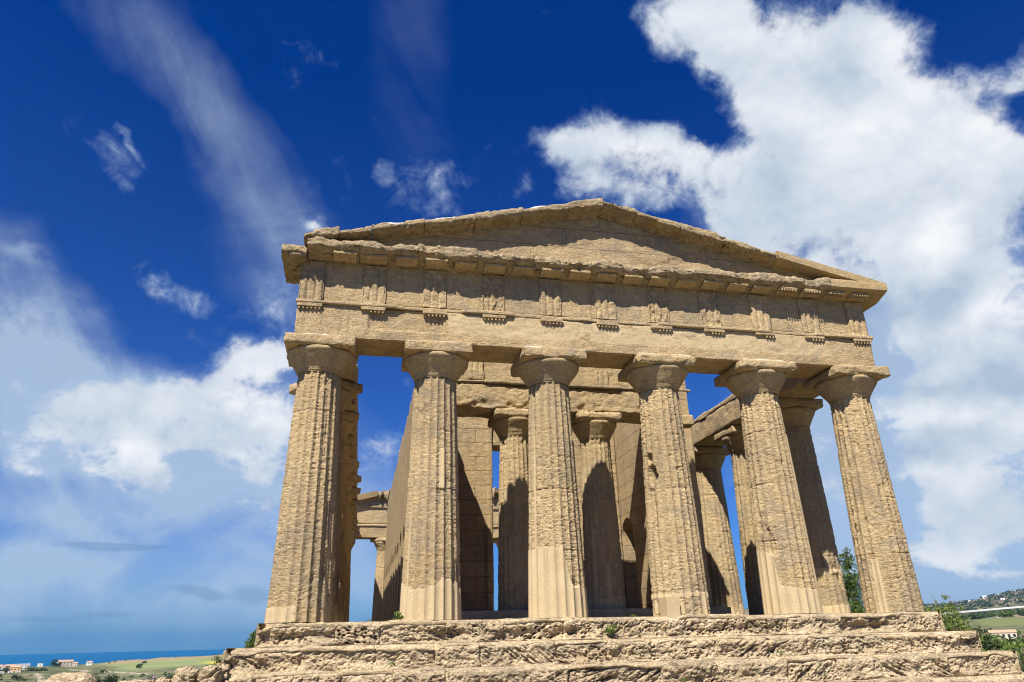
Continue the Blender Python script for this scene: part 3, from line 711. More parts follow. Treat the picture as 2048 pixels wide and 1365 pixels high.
    ps = [rough_sweep(prof, 6.955, 8.83, .05, .003, 520, 4, wear=.006)]
    o = tag(sweep_obj('cornice', ps, M_NEW, temple, sharp=35), 'crisp restored stretch of cornice at the right corner'); top.append(o)
    ps = [rough_sweep([(-.13, 8.80), (1.5, 8.74), (1.5, 9.20), (.2, 9.22), (-.10, 9.10), (-.16, 8.95)], -8.78, -8.155, .03, .055, 530, 4, wear=.15, pit=.05)]
    o = tag(sweep_obj('cornice', ps, M_COR, temple), 'broken lump of cornice jutting out at the left corner'); top.append(o)
    for q in range(21):
        x = -7.985+.7985*q
        if q == 0: continue
        r = np.random.default_rng(600+q)
        V, F, A = rough_box((x-.295, x+.295, -.185, .17, 8.935, 9.0), (.03, .04, .03), .010, .020, 600+q, 6, .01)
        V[:, 2] += -(V[:, 1]+.215)*.20-.010*r.random()
        V[:, 1] += r.uniform(0, .05)*(V[:, 1] < 0)
        its = [(V, F, {})]
        if q > 16: its += [(tube([(x+dx, -.16+dy, 8.92-dy*.2), (x+dx, -.16+dy, 8.865-dy*.2)], [.026, .026], 8)) for dx in (-.22, -.13, -.045, .045, .13, .22) for dy in (0, .13)]
        J = join(its)
        sub.append(mk('mutule', J[0], fixq(J[1]), M_ENT, crn, None, 60))
    # tympanum
    nx, nz = 260, 36
    TX = np.linspace(-7.9, 7.9, nx+1)
    def zt(x): return 11.42-.2325*np.abs(x)-.38
    def sheet(y, s):
        i, j = np.meshgrid(np.arange(nx+1), np.arange(nz+1), indexing='ij')
        x = TX[i.ravel()]; z = 9.2+(np.maximum(zt(x), 9.22)-9.2)*j.ravel()/nz
        P = np.stack([x, 0*x+y, z], 1)
        g = fbm(P*np.array([4, 4, 6]), s, 5, .55)
        P[:, 1] += .014*g+.05*sst(.35, .8, fbm(P*np.array([.8, 0, 1.5]), s+5, 3))*(1 if y < .6 else -1)
        return P
    i, j = np.meshgrid(np.arange(nx), np.arange(nz), indexing='ij'); i = i.ravel(); j = j.ravel()
    Fq = np.stack([i*(nz+1)+j, (i+1)*(nz+1)+j, (i+1)*(nz+1)+j+1, i*(nz+1)+j+1], 1)
    A_, B_ = sheet(.22, 700), sheet(1.50, 720); nA = len(A_)
    e0 = np.arange(nx)*(nz+1)+nz
    Ft = np.stack([e0, e0+nz+1, e0+nz+1+nA, e0+nA], 1)
    top.append(mk('tympanum', np.concatenate([A_, B_]), np.concatenate([Fq, Fq[:, ::-1]+nA, Ft]), M_TYM, temple))
    # raking cornice, block by block
    def rake(xs, sgn, seed, mat, amp, wear, th=(.27, .42), lab=None, dz=None, res=.035):
        pp = []
        for q, (a, b) in enumerate(zip(xs, xs[1:])):
            r = np.random.default_rng(seed+q); h = 0 if dz is None else dz[q]; yo = r.uniform(-.015, .03) if amp > .005 else 0
            pf = [(-.285+yo, 11.41-th[0]+h*.3), (-.24+yo, 11.41-th[0]-.015), (.18, 11.41-th[0]-.045), (.19, 11.41-th[1]), (.235, 11.41-th[1]-.0), (.235, 11.41-th[1]-.03), (1.92, 11.41-th[1]-.03), (2.02, 11.41-.05+h), (-.22+yo, 11.41+h), (-.285+yo, 11.37+h)]
            lo, hi = (a+.004, b-.004)
            pp.append(rough_sweep(pf, lo, hi, res, amp, seed+q, 4.5, -sgn*.2325, wear, .035 if amp > .005 else 0,
                      (lambda P: np.stack([0*P[:, 0], 0*P[:, 0], -.17*np.clip(fbm(P*np.array([2.2, 0, 0]), seed+31, 4), 0, 1)*(P[:, 2] > 11.3)-.85*np.clip(fbm(P*np.array([4.3, 0, 0]), seed+37, 3, .6)+.02, 0, .6)*(P[:, 1] > 1.4)], 1)) if amp > .005 else None))
        o = sweep_obj('raking_cornice', pp, mat, temple, sharp=None if amp > .005 else 35)
        if lab: o['label'] = lab
        top.append(o); return o
    rl = rake([-8.25, -7.38, -6.55, -5.15, -3.75, -2.4, -1.05, 0], -1, 800, M_COR, .022, .085, dz=[.02, -.09, .02, -.05, .03, -.03, .02])
    rr = rake([0, 1.0, 2.35, 3.75, 5.38], 1, 830, M_COR, .022, .085, dz=[.02, -.03, .02, -.06])
    rake([5.385, 7.6, 8.86], 1, 860, M_NEW, .003, .006, lab='crisp restored raking cornice slab at the right corner', res=.05)
    # white mortar capping along the broken top edge
    for (par, segs, sg) in ((rl, [(-6.2, -5.5), (-4.9, -4.3), (-2.2, -1.7)], -1), (rr, [(2.5, 2.9), (3.9, 4.2)], 1)):
        for q, (a, b) in enumerate(segs):
            V, F, A = rough_box((a, b, -.12, .5, 11.34, 11.435), (.03, .06, .03), .03, .07, 880+q, 5, faces='xXyYZ')
            V[:, 2] += -.2325*np.abs(V[:, 0])+.012*np.sin(V[:, 0]*9)
            sub.append(mk('mortar_capping', V, F, M_WHITE, par))
    return top
gab = gable()
def turn_copy(o, parent):
    n = o.copy(); COL.objects.link(n); n.parent = parent
    if parent is temple: n.location = (0, 40.0, 0); n.rotation_euler = (0, 0, math.pi)
    if 'label' in n: del n['label']
    for ch in list(o.children): turn_copy(ch, n)
for o in gab: turn_copy(o, temple)
# thin mortar beads on top of the front abaci
for x, a, b in ((XS[0], -.42, .82), (XS[1], -.12, .78), (XS[2], -.80, .62), (XS[3], -.8, .7), (XS[4], -.75, .5)):
    V, F, A = rough_box((x+a, x+b, .10, .26, HA-.012, HA+.016), .03, .01, .010, int(100+x*10), 8)
    mk('mortar_bead', V, F, M_WHITE, temple, A)
# ---- flank architraves
for sx in (-1, 1):
    def mod(P, N, sx=sx):
        up = np.clip(N[:, 2], 0, 1)
        inn = np.clip(-N[:, 0]*sx, 0, 1)
        j = fbm(np.stack([P[:, 1]*.7, 0*P[:, 1], 0*P[:, 1]], 1), 40+sx, 3)
        d = -up*.16*np.clip(j+.1, 0, 1)+.22*up*sst(4.6, 4.2, P[:, 1])
        slot = np.abs((P[:, 1]-5.53+1.6) % 3.2-1.6)
        d = d - inn*.28*sst(.30, .25, slot)*(P[:, 1] > 4)*(sx < 0)
        return d - inn*.05*np.clip(fbm(P*np.array([2, 3, 3]), 45+sx, 4)+.2, 0, 1)*sst(5.2, 4.4, P[:, 1]), {'lich': .25+0*P[:, 0]}
    a, b = sorted((sx*6.79, sx*8.24))
    V, F, A = rough_box((a, b, 1.46, 38.54, HA, 7.60), (.12, .08, .07), .03, .06, 210+sx, 3, .02, mod=mod)
    fa = mk('side_architrave', V, F, M_ENT, temple, A)
    a, b = sorted((sx*6.77, sx*7.2))
    V, F, A = rough_box((a, b, 4.75, 38.4, 7.52, 7.74), (.06, .10, .05), .025, .05, 215+sx, 4)
    mk('crown_moulding', V, F, M_ENT, fa, A)

# ---- cella
def cella_wall(sx):
    """outline in (y, z) with a row of arches, pushed to the wall's thickness"""
    r = np.random.default_rng(5+sx)
    y0, y1 = 5.55, 33.8
    pts = [(y0, .3)]
    for q in range(11):
        yc = 9.6+2.28*q; h = 3.15+r.uniform(-.1, .1); wd = .62
        pts += [(yc-wd, .3), (yc-wd, h)] + [(yc-wd*math.cos(t), h+wd*math.sin(t)) for t in np.linspace(.2, math.pi-.2, 9)] + [(yc+wd, h), (yc+wd, .3)]
    pts += [(y1, .3), (y1, 7.4)]
    y = y1; z = 7.9; topl = []
    while y > y0+.7:
        topl.append((y, z)); y2 = max(y0+.6, y-r.uniform(.5, 1.3)); topl.append((y2+.02, z+r.uniform(-.03, .03))); y = y2; z = 8.30+r.uniform(-.16, .14)
    pts += topl + [(y0, 8.2)]
    xa, xb = sorted((sx*3.62, sx*4.75)); n = len(pts)
    V = [(xa, y, z) for y, z in pts]+[(xb, y, z) for y, z in pts]
    Fq = [(q, q+n, (q+1) % n+n, (q+1) % n) for q in range(n)]
    o = mk('cella_wall', V, np.array(Fq), M_WALL, temple, None, 30, ngons=[list(range(n)), list(range(2*n-1, n-1, -1))])
    me = o.data
    import bmesh
    bm = bmesh.new(); bm.from_mesh(me)
    bmesh.ops.triangulate(bm, faces=[f for f in bm.faces if len(f.verts) > 4])
    bmesh.ops.recalc_face_normals(bm, faces=bm.faces); bm.to_mesh(me); bm.free()
    me.polygons.foreach_set('use_smooth', np.zeros(len(me.polygons), bool))
    V, F, A = rough_box((xa-.10, xb+.10, y0-.10, y0+.95, 6.34, 6.70), .06, .02, .06, 230+sx, 4)
    mk('anta_capital', V, F, M_ENT, o, A)
    V, F, A = rough_box((xa-.02, xb+.02, y0-.03, y0+.5, .3, 6.36), .06, .012, .04, 235+sx, 4, .02)
    mk('anta', V, F, M_ENT, o, A)
    return o
cella_wall(-1); cella_wall(1)
DY = 10.2
V, F, A = join([rough_box((-3.60, -1.49, DY, DY+.9, .3, 8.9), .07, .015, .03, 250, 4, .015),
                rough_box((1.49, 3.60, DY, DY+.9, .3, 8.9), .07, .015, .03, 251, 4, .015),
                rough_box((-1.49, 1.49, DY+.01, DY+.9, 6.60, 8.88), .07, .015, .03, 252, 4, .015),
                rough_box((-1.76, -1.51, DY-.10, DY+.02, .3, 7.6), .05, .01, .03, 253, 4)])
mk('door_wall', V, F, M_FACE, temple, A)
# porch entablature with a broken frieze
def pmod(P, N):
    dn = np.clip(-N[:, 2], 0, 1); f = np.clip(-N[:, 1], 0, 1)
    g = fbm(P*np.array([1.5, 1.5, 2.5]), 61, 4)
    low = sst(7.1, 6.8, P[:, 2])
    return -(dn*.22*np.clip(g+.15, 0, 1))*(P[:, 0] < 4) - f*low*.16*np.clip(fbm(P*np.array([2, 2, 3]), 63, 4)+.25, 0, 1), {'lich': .25*f+.5*f*sst(.9, 1.5, P[:, 0])*sst(2.9, 2.2, P[:, 0]), 'cav': f*low*.6*sst(-.1, .5, g)}
V, F, A = rough_box((-4.72, 4.75, 5.62, 6.90, HA, 7.58), .045, .028, .06, 260, 3.5, .03, mod=pmod)
pa = mk('porch_architrave', V, F, M_ENT, temple, A)
V, F, A = rough_box((-4.78, 4.92, 5.52, 5.75, 7.585, 7.70), (.04, .04, .03), .015, .05, 262, 5)
V[:, 1] += .05*sst(.1, .5, fbm(V*np.array([1.2, 0, 0]), 8, 3))
mk('taenia', V, F, M_COR, pa, A)
V, F, A = rough_box((-4.7, 2.80, 5.68, 6.30, 7.70, 8.62), .05, .02, .04, 264, 4, .02, mod=lambda P, N: -.27*np.clip(N[:, 2], 0, 1)*sst(1.55, 1.75, P[:, 0]))
pf = mk('porch_frieze', V, F, M_ENT, temple, A)
for q, x in enumerate((-4.35, -2.85, -1.35, .05, 1.62)):
    def mod(P, N, x=x):
        f = np.clip(-N[:, 1], 0, 1); u = np.abs(((P[:, 0]-x)/.56+.5)*3 % 1.0-.5)*2
        return -f*.05*sst(.5, 1, u)*np.clip(.7+fbm(P*4, 66, 3), .2, 1)
    V, F, A = rough_box((x-.28, x+.28, 5.60, 5.72, 7.71, 8.28 if x > 1.5 else 8.6), (.0233, .06, .04), .012, .02, 270+q, 6, mod=mod)
    mk('triglyph', V, F, M_ENT, pf, A)

# ================================================================ THE LAND AND THE SEA
CX, CY, CZ = CAM
def polar(azd, r): a = math.radians(azd); return CX+r*math.sin(a), CY+r*math.cos(a)
SEA_Z = -120.0
def land(az, r):
    """height of the ground seen from the hilltop: az in degrees from +y towards +x, r in metres"""
    az = np.asarray(az, float); r = np.asarray(r, float)
    lr = np.log(np.maximum(r, 1))
    # coast side
    RL = np.log([1, 17, 32, 70, 180, 420, 800, 1350, 1750, 2300, 90000])
    crest = np.interp(az, [-60, -22, -17.5, -15.5, -13.5, -10.8, -8, 0, 12], [-1.0, -1.02, -.98, -.84, -.72, -.615, -.58, -.5, -.2])
    E = [-80, -4.5, -5.2, -5.0, -3.6, -2.35, -1.62]
    hl = np.stack([np.full(az.shape, -1.75)] + [CZ+math.exp(q)*np.tan(np.radians(e))*np.ones(az.shape) for q, e in zip(RL[1:7], E[1:])] + [CZ+1350*np.tan(np.radians(crest)), np.full(az.shape, -70.), np.full(az.shape, -150.), np.full(az.shape, -150.)], -1)
    # inland side
    RR = np.log([1, 40, 75, 150, 300, 480, 700, 1000, 1500, 2600, 5200, 7500, 90000])
    ridge = np.interp(az, [-5, 15, 28.5, 35, 41.5, 45.8, 52, 70, 110], [.3, .9, 1.50, 1.35, 1.46, 2.2, 2.7, 2.2, 1.5])
    ER = [0, -3.2, -3.0, -2.2, -1.0, -.50, -.24, .18, .55]
    fe = np.interp(az, [36, 41.5, 46, 60], [-.25, -.18, .06, .2])
    hr = np.stack([np.full(az.shape, -1.75)] + [CZ+math.exp(q)*np.tan(np.radians(e+(fe if q > 6.4 else 0)))*np.ones(az.shape) for q, e in zip(RR[1:9], ER[1:])] + [CZ+2600*np.tan(np.radians(.62+fe)), CZ+5200*np.tan(np.radians(ridge)), CZ+7500*np.tan(np.radians(ridge-.5)), np.full(az.shape, 0.)], -1)
    def ip(R, H):
        k = np.clip(np.searchsorted(R, lr, side='right')-1, 0, len(R)-2); t = np.clip((lr-R[k])/(R[k+1]-R[k]), 0, 1)
        a = np.take_along_axis(H, k[..., None], -1)[..., 0]; b = np.take_along_axis(H, k[..., None]+1, -1)[..., 0]
        return a+(b-a)*t*(.5+.5*t*(3-2*t)/np.maximum(t, 1e-6))*1.0 if False else a+(b-a)*t
    zl, zr = ip(RL, hl), ip(RR, hr)
    wgt = sst(-4, 16, az)*sst(178, 120, az)
    z = zl*(1-wgt)+zr*wgt
    a = np.radians(az); X, Y = CX+r*np.sin(a), CY+r*np.cos(a)
    P = np.stack([X.ravel(), Y.ravel(), 0*X.ravel()], 1)
    sc = np.maximum(r.ravel(), 30)
    nz = np.zeros(len(P))
    for L in (12., 60., 300., 1200.):
        amp = np.where(sc > L*1.2, np.minimum(L*.035, sc*.0022), 0)
        nz += amp*fbm(P/L, int(L), 3)
    return z+nz.reshape(z.shape)*sst(17, 60, r)
def zland(azd, r): return float(land(np.array([azd]), np.array([r]))[0])
# flat top by the temple, noise only beyond
azs = np.concatenate([np.arange(-180, -26, 3.), np.arange(-26, 52, .22), np.arange(52, 180, 3.)]); na = len(azs)
rs = np.concatenate([[2, 5, 9, 13], np.exp(np.linspace(math.log(17), math.log(9000), 210)), [14000, 20500]]); nr = len(rs)
AZ, RRR = np.meshgrid(azs, rs, indexing='ij')
Zg = land(AZ, RRR)
a = np.radians(AZ); X = CX+RRR*np.sin(a); Y = CY+RRR*np.cos(a)
near = (np.abs(X) < 13) & (Y > -30) & (Y < 46) 
Zg = np.where(near & (RRR < 75), np.maximum(Zg*0-1.95, -1.95), Zg)
V = np.stack([X.ravel(), Y.ravel(), Zg.ravel()], 1)
i, j = np.meshgrid(np.arange(na), np.arange(nr-1), indexing='ij'); i = i.ravel(); j = j.ravel(); i2 = (i+1) % na
F = np.stack([i*nr+j, i*nr+j+1, i2*nr+j+1, i2*nr+j], 1)[:, ::-1]
n0 = len(V); V = np.concatenate([V, [[CX, CY, -1.95]]])
ii = np.arange(na); F0 = np.stack([np.full(na, n0), ii*nr, ((ii+1) % na)*nr], 1)[:, ::-1]
azv, rv = AZ.ravel(), RRR.ravel()
# what grows where: bare hill crest, green meadow, yellow flowers, inland field
crestv = np.interp(azv, [-60, -22, -17.5, -15.5, -13.5, -10.8, -8, 0, 12], [-1.0, -1.02, -.98, -.84, -.72, -.615, -.58, -.5, -.2])
elv = np.degrees(np.arctan2(V[:-1, 2]-CZ, rv))
Pn = np.stack([V[:-1, 0], V[:-1, 1], 0*rv], 1)
nn = fbm(Pn/120, 3, 4)
left = azv < 2
brown = left*sst(-17, -15.5, azv)*sst(-.26, -.10, elv-crestv+.05*nn)*(rv > 500)
green = left*sst(-16.2, -14.6, azv+.8*nn)*sst(-.85, -.6, elv-crestv+.08*nn)*(rv > 300)*.9+left*.5*sst(.1, .6, nn)*(rv > 200)
yel = left*np.exp(-((azv+9.3)/.8)**2)*np.exp(-((elv+1.13)/.06)**2)*(rv > 300)*1.2
fieldr = (azv > 30)*sst(42.5, 43.1, azv+.3*nn)*sst(.02, .06, elv)*sst(.56, .48, elv)*(rv > 600)*(rv < 1900)
bare = (azv > 30)*sst(43.6, 44.2, azv)*sst(.50, .56, elv)*sst(.78, .70, elv)*(rv > 600)*(rv < 2700)
far = sst(2300, 3600, rv)*(azv > 0)
path = left*(np.exp(-((elv+1.35+.09*(azv+17.5))/.022)**2)*(azv < -13.6)*(azv > -18.2)+np.exp(-((azv+19.6+.6*(elv+1.8))/.12)**2)*(elv < -1.45))*(rv > 60)
nearg = sst(46, 24, rv)
At = {k: np.append(np.clip(v, 0, 1), 1 if k == 'nearg' else 0) for k, v in dict(brown=np.maximum(brown, bare*.8), green=green, yellow=yel, fieldr=fieldr, far=far, path=path, nearg=nearg).items()}
m, t = mat_new('land'); 
geo = t.n('ShaderNodeNewGeometry').outputs['Position']
at = lambda k: t.n('ShaderNodeAttribute', _attribute_name=k).outputs['Fac']
n1 = t.noise(geo, .02, 10, .68, .3); n2 = t.noise(geo, .11, 9, .7, .2); n3 = t.noise(geo, 2.4, 8, .65); n4 = t.noise(geo, .0035, 8, .62, .3)
base = t.mix(t.rng(n1, .36, .62), (.085, .098, .048), (.185, .170, .095))
base = t.mix(t.rng(n2, .47, .60, 0, .85), base, (.034, .046, .024))
gr = t.mix(t.rng(n1, .3, .7), (.155, .200, .080), (.225, .240, .110))
base = t.mix(at('green'), base, gr)
base = t.mix(at('brown'), base, t.mix(n2, (.30, .225, .135), (.22, .17, .095)))
base = t.mix(at('yellow'), base, (.56, .47, .05))
base = t.mix(at('fieldr'), base, t.mix(n1, (.16, .175, .068), (.12, .14, .055)))
farc = t.mix(t.rng(n4, .40, .62), (.055, .062, .042), (.26, .205, .125))
farc = t.mix(t.rng(t.noise(geo, .012, 9, .7), .46, .6, 0, .62), farc, (.034, .042, .03))
base = t.mix(at('far'), base, farc)
base = t.mix(at('path'), base, (.42, .36, .26))
grd = t.mix(t.rng(n3, .3, .7), (.20, .165, .10), (.15, .125, .075))
base = t.mix(at('nearg'), base, grd)
finish(t, base, .95, t.n('ShaderNodeBump', Strength=.5, Distance=.12, Height=n3).outputs[0], .1)
M_LAND = m
tag(mk('ground', V, [F, F0], m, None, At), kind='structure')
# sea
m, t = mat_new('sea_water')
geo = t.n('ShaderNodeNewGeometry').outputs['Position']
nw = t.noise(t.scale(geo, (.004, .0012, 1)), 1.0, 8, .6)
finish(t, t.mix(t.rng(nw, .3, .7), (.0002, .066, .175), (.0003, .080, .205)), .6, None, .03)
k = 128; th = np.arange(k)*2*np.pi/k
V = np.concatenate([[[CX, CY, SEA_Z]], np.stack([CX+21800*np.cos(th), CY+21800*np.sin(th), np.full(k, SEA_Z)], 1)])
tag(mk('sea', V, np.stack([np.zeros(k, int), 1+np.arange(k), 1+(np.arange(k)+1) % k], 1), m), kind='structure')

# ---------------------------------------------------------------- plants
M_LEAF = [leafmat('leaf_green', (.060, .105, .022), (.135, .185, .045)), leafmat('leaf_bright', (.095, .150, .028), (.185, .240, .060)),
          leafmat('leaf_grey', (.085, .105, .055), (.150, .165, .095)), leafmat('leaf_dark', (.028, .045, .018), (.055, .080, .030))]
def leaves(C, size, rg, aspect=.45):
    n = len(C)
    d = rg.normal(size=(n, 3)); d /= np.linalg.norm(d, axis=1, keepdims=True)
    e = rg.normal(size=(n, 3)); e -= d*(e*d).sum(1, keepdims=True); e /= np.linalg.norm(e, axis=1, keepdims=True)
    s = size*rg.uniform(.55, 1.3, (n, 1))
    V = np.stack([C-d*s, C+e*s*aspect, C+d*s, C-e*s*aspect], 1).reshape(-1, 3)
    return V, np.arange(4*n).reshape(-1, 4)
def plant(name, label, cat, loc, lobes, nleaf, size, mat, seed, trunk=True, group=None, twigs=0, tr=.05, clump=26):
    """lobes: (x, y, z, rx, ry, rz) blobs of crown; leaves gather in clumps on limb ends, leaving gaps"""
    rg = np.random.default_rng(seed)
    root = tag(empty(name, loc), label, cat, group)
    lob = np.array(lobes, float); wv = lob[:, 3]*lob[:, 4]*lob[:, 5]; wv = wv**.7; wv /= wv.sum()
    nc = max(6, nleaf//clump)
    b = rg.choice(len(lob), nc, p=wv)
    u = rg.normal(size=(nc, 3)); u /= np.linalg.norm(u, axis=1, keepdims=True)
    cc = lob[b, :3]+u*(rg.random((nc, 1))**.45)*lob[b, 3:]
    cs = np.minimum.reduce(lob[b, 3:].T)*rg.uniform(.16, .34, nc)
    q = rg.choice(nc, nleaf); o = rg.normal(size=(nleaf, 3))*cs[q][:, None]*.62; o[:, 2] *= .75
    V, F = leaves(cc[q]+o, size, rg)
    mk('crown', V, F, mat, root)
    if trunk:
        its = []
        base = np.array([0, 0, -.3]); top = lob[:, :3].mean(0)
        for k in range(max(3, len(lob))+twigs):
            e = cc[rg.integers(nc)] if k >= len(lob) else lob[k, :3]+np.array([0, 0, lob[k, 5]*.5])
            if k >= len(lob)+1 and twigs: e = e+(e-top)*.45
            mid = base*.45+e*.55+rg.normal(size=3)*.08*np.linalg.norm(e); mid[2] = min(mid[2], e[2])
            p = np.array([(1-s)**2*base+2*s*(1-s)*mid+s*s*e for s in np.linspace(0, 1, 7)])
            its.append(tube(p, np.linspace(tr*(1 if k < len(lob) else .5), tr*.12, 7), 5))
        for k in range(nc if nc < 160 else 160):
            l = lob[b[k], :3]; its.append(tube(np.array([l*.6+cc[k]*.4-[0, 0, .1], (l*.3+cc[k]*.7), cc[k]]), [tr*.25, tr*.16, tr*.07], 4))
        J = join(its); mk('trunk', J[0], fixq(J[1]), M_BARK, root)
    return root
def at_px(az, r, dz=0): x, y = polar(az, r); return (x, y, zland(az, r)+dz)
# tree seen between the two right-hand columns
plant('tree', 'tall leafy green tree seen between the two rightmost front columns', 'tree', (21.75, 22.4, -2.6),
      [(0, 0, 2.6, 1.5, 1.5, 1.3), (-.1, .2, 4.0, 1.25, 1.2, 1.1), (.3, 0, 5.0, .9, .9, .9), (.25, 0, 6.0, .55, .6, .75), (-.7, .3, 4.9, .6, .6, .7), (1.1, 0, 2.4, .9, .9, 1), (-1.2, 0, 2.2, 1, 1, 1)], 15000, .075, M_LEAF[0], 11, tr=.09, clump=26)
# shrub at the right end of the base
plant('shrub', 'light green twiggy shrub growing at the right end of the steps', 'shrub', (12.35, 4.6, -1.9),
      [(0, 0, 1.7, .75, .7, .55), (-.75, .2, 1.9, .45, .4, .4), (.55, 0, 1.3, .5, .5, .5), (.1, 0, 2.15, .45, .4, .35), (.2, 0, .6, .8, .7, .6)], 3800, .045, M_LEAF[1], 12, tr=.025, twigs=7, clump=20)
plant('shrub', 'dry leafless reddish twigs poking above the light green shrub', 'shrub', (13.6, 5.6, -2.0),
      [(0, 0, 2.5, .12, .12, .35), (.15, 0, 2.1, .2, .2, .3), (-.2, 0, 1.6, .3, .3, .3)], 160, .03, plain('dry_leaf', (.22, .13, .09), .9), 13, tr=.02, twigs=8, clump=8)
plant('shrub', 'dark green bush with bare grey stems right of the light green shrub', 'shrub', (17.0, 9.3, -1.85),
      [(0, 0, 1.0, .95, .9, .6), (-.9, 0, .8, .7, .7, .6), (.9, .3, .7, .6, .6, .5)], 5200, .065, M_LEAF[3], 14, tr=.05, twigs=6)
plant('shrub', 'broad sunlit green bush below the roadside house', 'shrub', (21.3, 12.4, -3.65),
      [(0, 0, 1.5, 1.5, 1.5, .9), (1.9, 0, 1.7, 1.6, 1.4, .9), (-1.6, 0, .9, 1.2, 1.2, .9), (3.6, 1, 1.5, 1.4, 1.3, .9), (1, -1, .5, 2, 1.5, .7)], 9000, .085, M_LEAF[1], 15, tr=.05)
plant('shrub', 'grey green bush at the lower right edge of the photo', 'shrub', (18.6, 8.0, -3.1),
      [(0, 0, 1.15, 1.2, 1.1, .8), (1.5, .4, 1.2, 1.2, 1.1, .8), (-1.2, 0, .6, .9, .9, .7)], 5000, .06, M_LEAF[2], 16, tr=.04)
plant('shrub', 'tall dark green bush between the viaduct and the house', 'shrub', at_px(45.2, 190, -1), [(0, 0, 2.5, 2.6, 2.4, 2.2), (3.2, 0, 2.2, 2.4, 2.2, 1.8), (-3, 0, 1.6, 2, 2, 1.5)], 3500, .26, M_LEAF[3], 17, tr=.15)
plant('shrub', 'small olive green shrub beside the left end of the top step', 'shrub', (-8.55, .80, -.62),
      [(0, 0, .22, .14, .14, .12), (.04, 0, .36, .10, .11, .12), (.06, 0, .47, .06, .06, .07), (-.10, 0, .16, .08, .10, .08)], 2400, .018, M_LEAF[0], 18, tr=.012, clump=20)
plant('shrub', 'grey brown shrub behind the left end of the second step', 'shrub', (-9.35, 1.2, -1.3),
      [(0, 0, .35, .22, .22, .2), (.1, 0, .55, .16, .16, .14), (-.1, 0, .2, .25, .2, .2)], 1100, .022, M_LEAF[2], 19, tr=.014, clump=14)
pl = plant('shrub', 'wild shrub with small purple flowers left of the boulders', 'shrub', (-10.05, -.9, -1.55),
      [(0, 0, .35, .18, .18, .14), (.1, 0, .52, .12, .12, .10), (-.12, 0, .45, .1, .1, .1)], 900, .018, M_LEAF[2], 20, tr=.01, clump=12)
V, F = leaves(np.array([.02, 0, .55])+RNG.normal(size=(40, 3))*np.array([.12, .1, .07]), .022, RNG, .8)
mk('flower', V, F, plain('purple_petal', (.42, .20, .45), .7), pl)['kind'] = 'stuff'
def weed(label, loc, h, seed, n=60):
    plant('weed', label, 'plant', loc, [(0, 0, h*.5, h*.5, h*.35, h*.45)], n, h*.20, M_LEAF[1], seed, trunk=False, clump=10, group=None)
# weeds rooted in the joints of the steps
weed('largest weed on the steps, hanging below the broken gap between two columns', (-.62, -.12, -.40), .24, 31, 150)
weed('bright green weed at the left of the second step joint', (-5.55, -.62, -.92), .13, 32)
weed('weed by the second column foot, at its left', (-5.42, .42, -.01), .26, 33, 110)
weed('low weed in the joint under the fifth column', (3.25, -.62, -.93), .15, 34)
weed('tiny weed low between the third and fourth columns', (.65, -1.0, -1.38), .11, 35)
weed('tiny weed on the lowest step under the rightmost column', (4.0, -1.05, -1.36), .11, 36)
weed('small weed on the floor between the third and fourth columns', (.35, 1.0, -.03), .13, 37)
weed('tiny weed on the floor edge between the first and second columns', (-6.05, .9, 0.0), .09, 38, 30)

# ---------------------------------------------------------------- stones at the left
def rock(name, label, cat, c, s, seed, dirv=.5, mat=M_STEP):
    n = 46
    V, F, A = rough_box((-1, 1, -1, 1, -1, 1), 2/n, 0, 0, seed)
    L = np.linalg.norm(V, axis=1, keepdims=True); m4 = (np.abs(V)**5).sum(1, keepdims=True)**.2
    V = V/m4
    P = V*np.array(s)
    g = fbm((P+seed)*np.array([2.2, 2.2, 2.2]), seed, 3); u = P[:, 2]*math.cos(dirv)+P[:, 0]*math.sin(dirv)
    l = fbm(np.stack([P[:, 0]*2, P[:, 1]*2, u*15], 1)+seed, seed+3, 4, .6)
    ft = fbm((P+seed)*14, seed+5, 3)
    d = .08*g-.075*sst(-.1, .6, l)-.030*sst(.05, .5, ft)
    V = P+V/np.linalg.norm(V, axis=1, keepdims=True)*d[:, None]
    return tag(mk(name, V, F, mat, None, {'cav': sst(0, .7, l)*.6, 'lich': .2+.3*g}, loc=c), label, cat)
rock('boulder', 'leftmost and tallest of three rounded boulders at the left end of the steps', 'boulder', (-9.42, -1.15, -1.16), (.215, .25, .36), 3, .3)
rock('boulder', 'middle one of three rounded boulders, with slanting grooves', 'boulder', (-9.00, -1.02, -1.10), (.20, .24, .33), 8, -.6)
rock('boulder', 'boulder wedged between its two neighbours and the second step', 'boulder', (-8.83, -.80, -1.02), (.15, .2, .28), 13, -.4)
rock('stone_block', 'flat weathered stone block alone at the bottom left corner', 'stone', (-11.30, -1.5, -1.30), (.40, .42, .42), 21, .1)
rock('stone_block', 'low whitish stone between the lone block and the boulders', 'stone', (-10.25, -1.3, -1.44), (.32, .3, .46), 25, .1)
rock('stone_block', 'small brown stone below the purple flowers', 'stone', (-9.78, -1.35, -1.42), (.15, .25, .46), 29, .4)

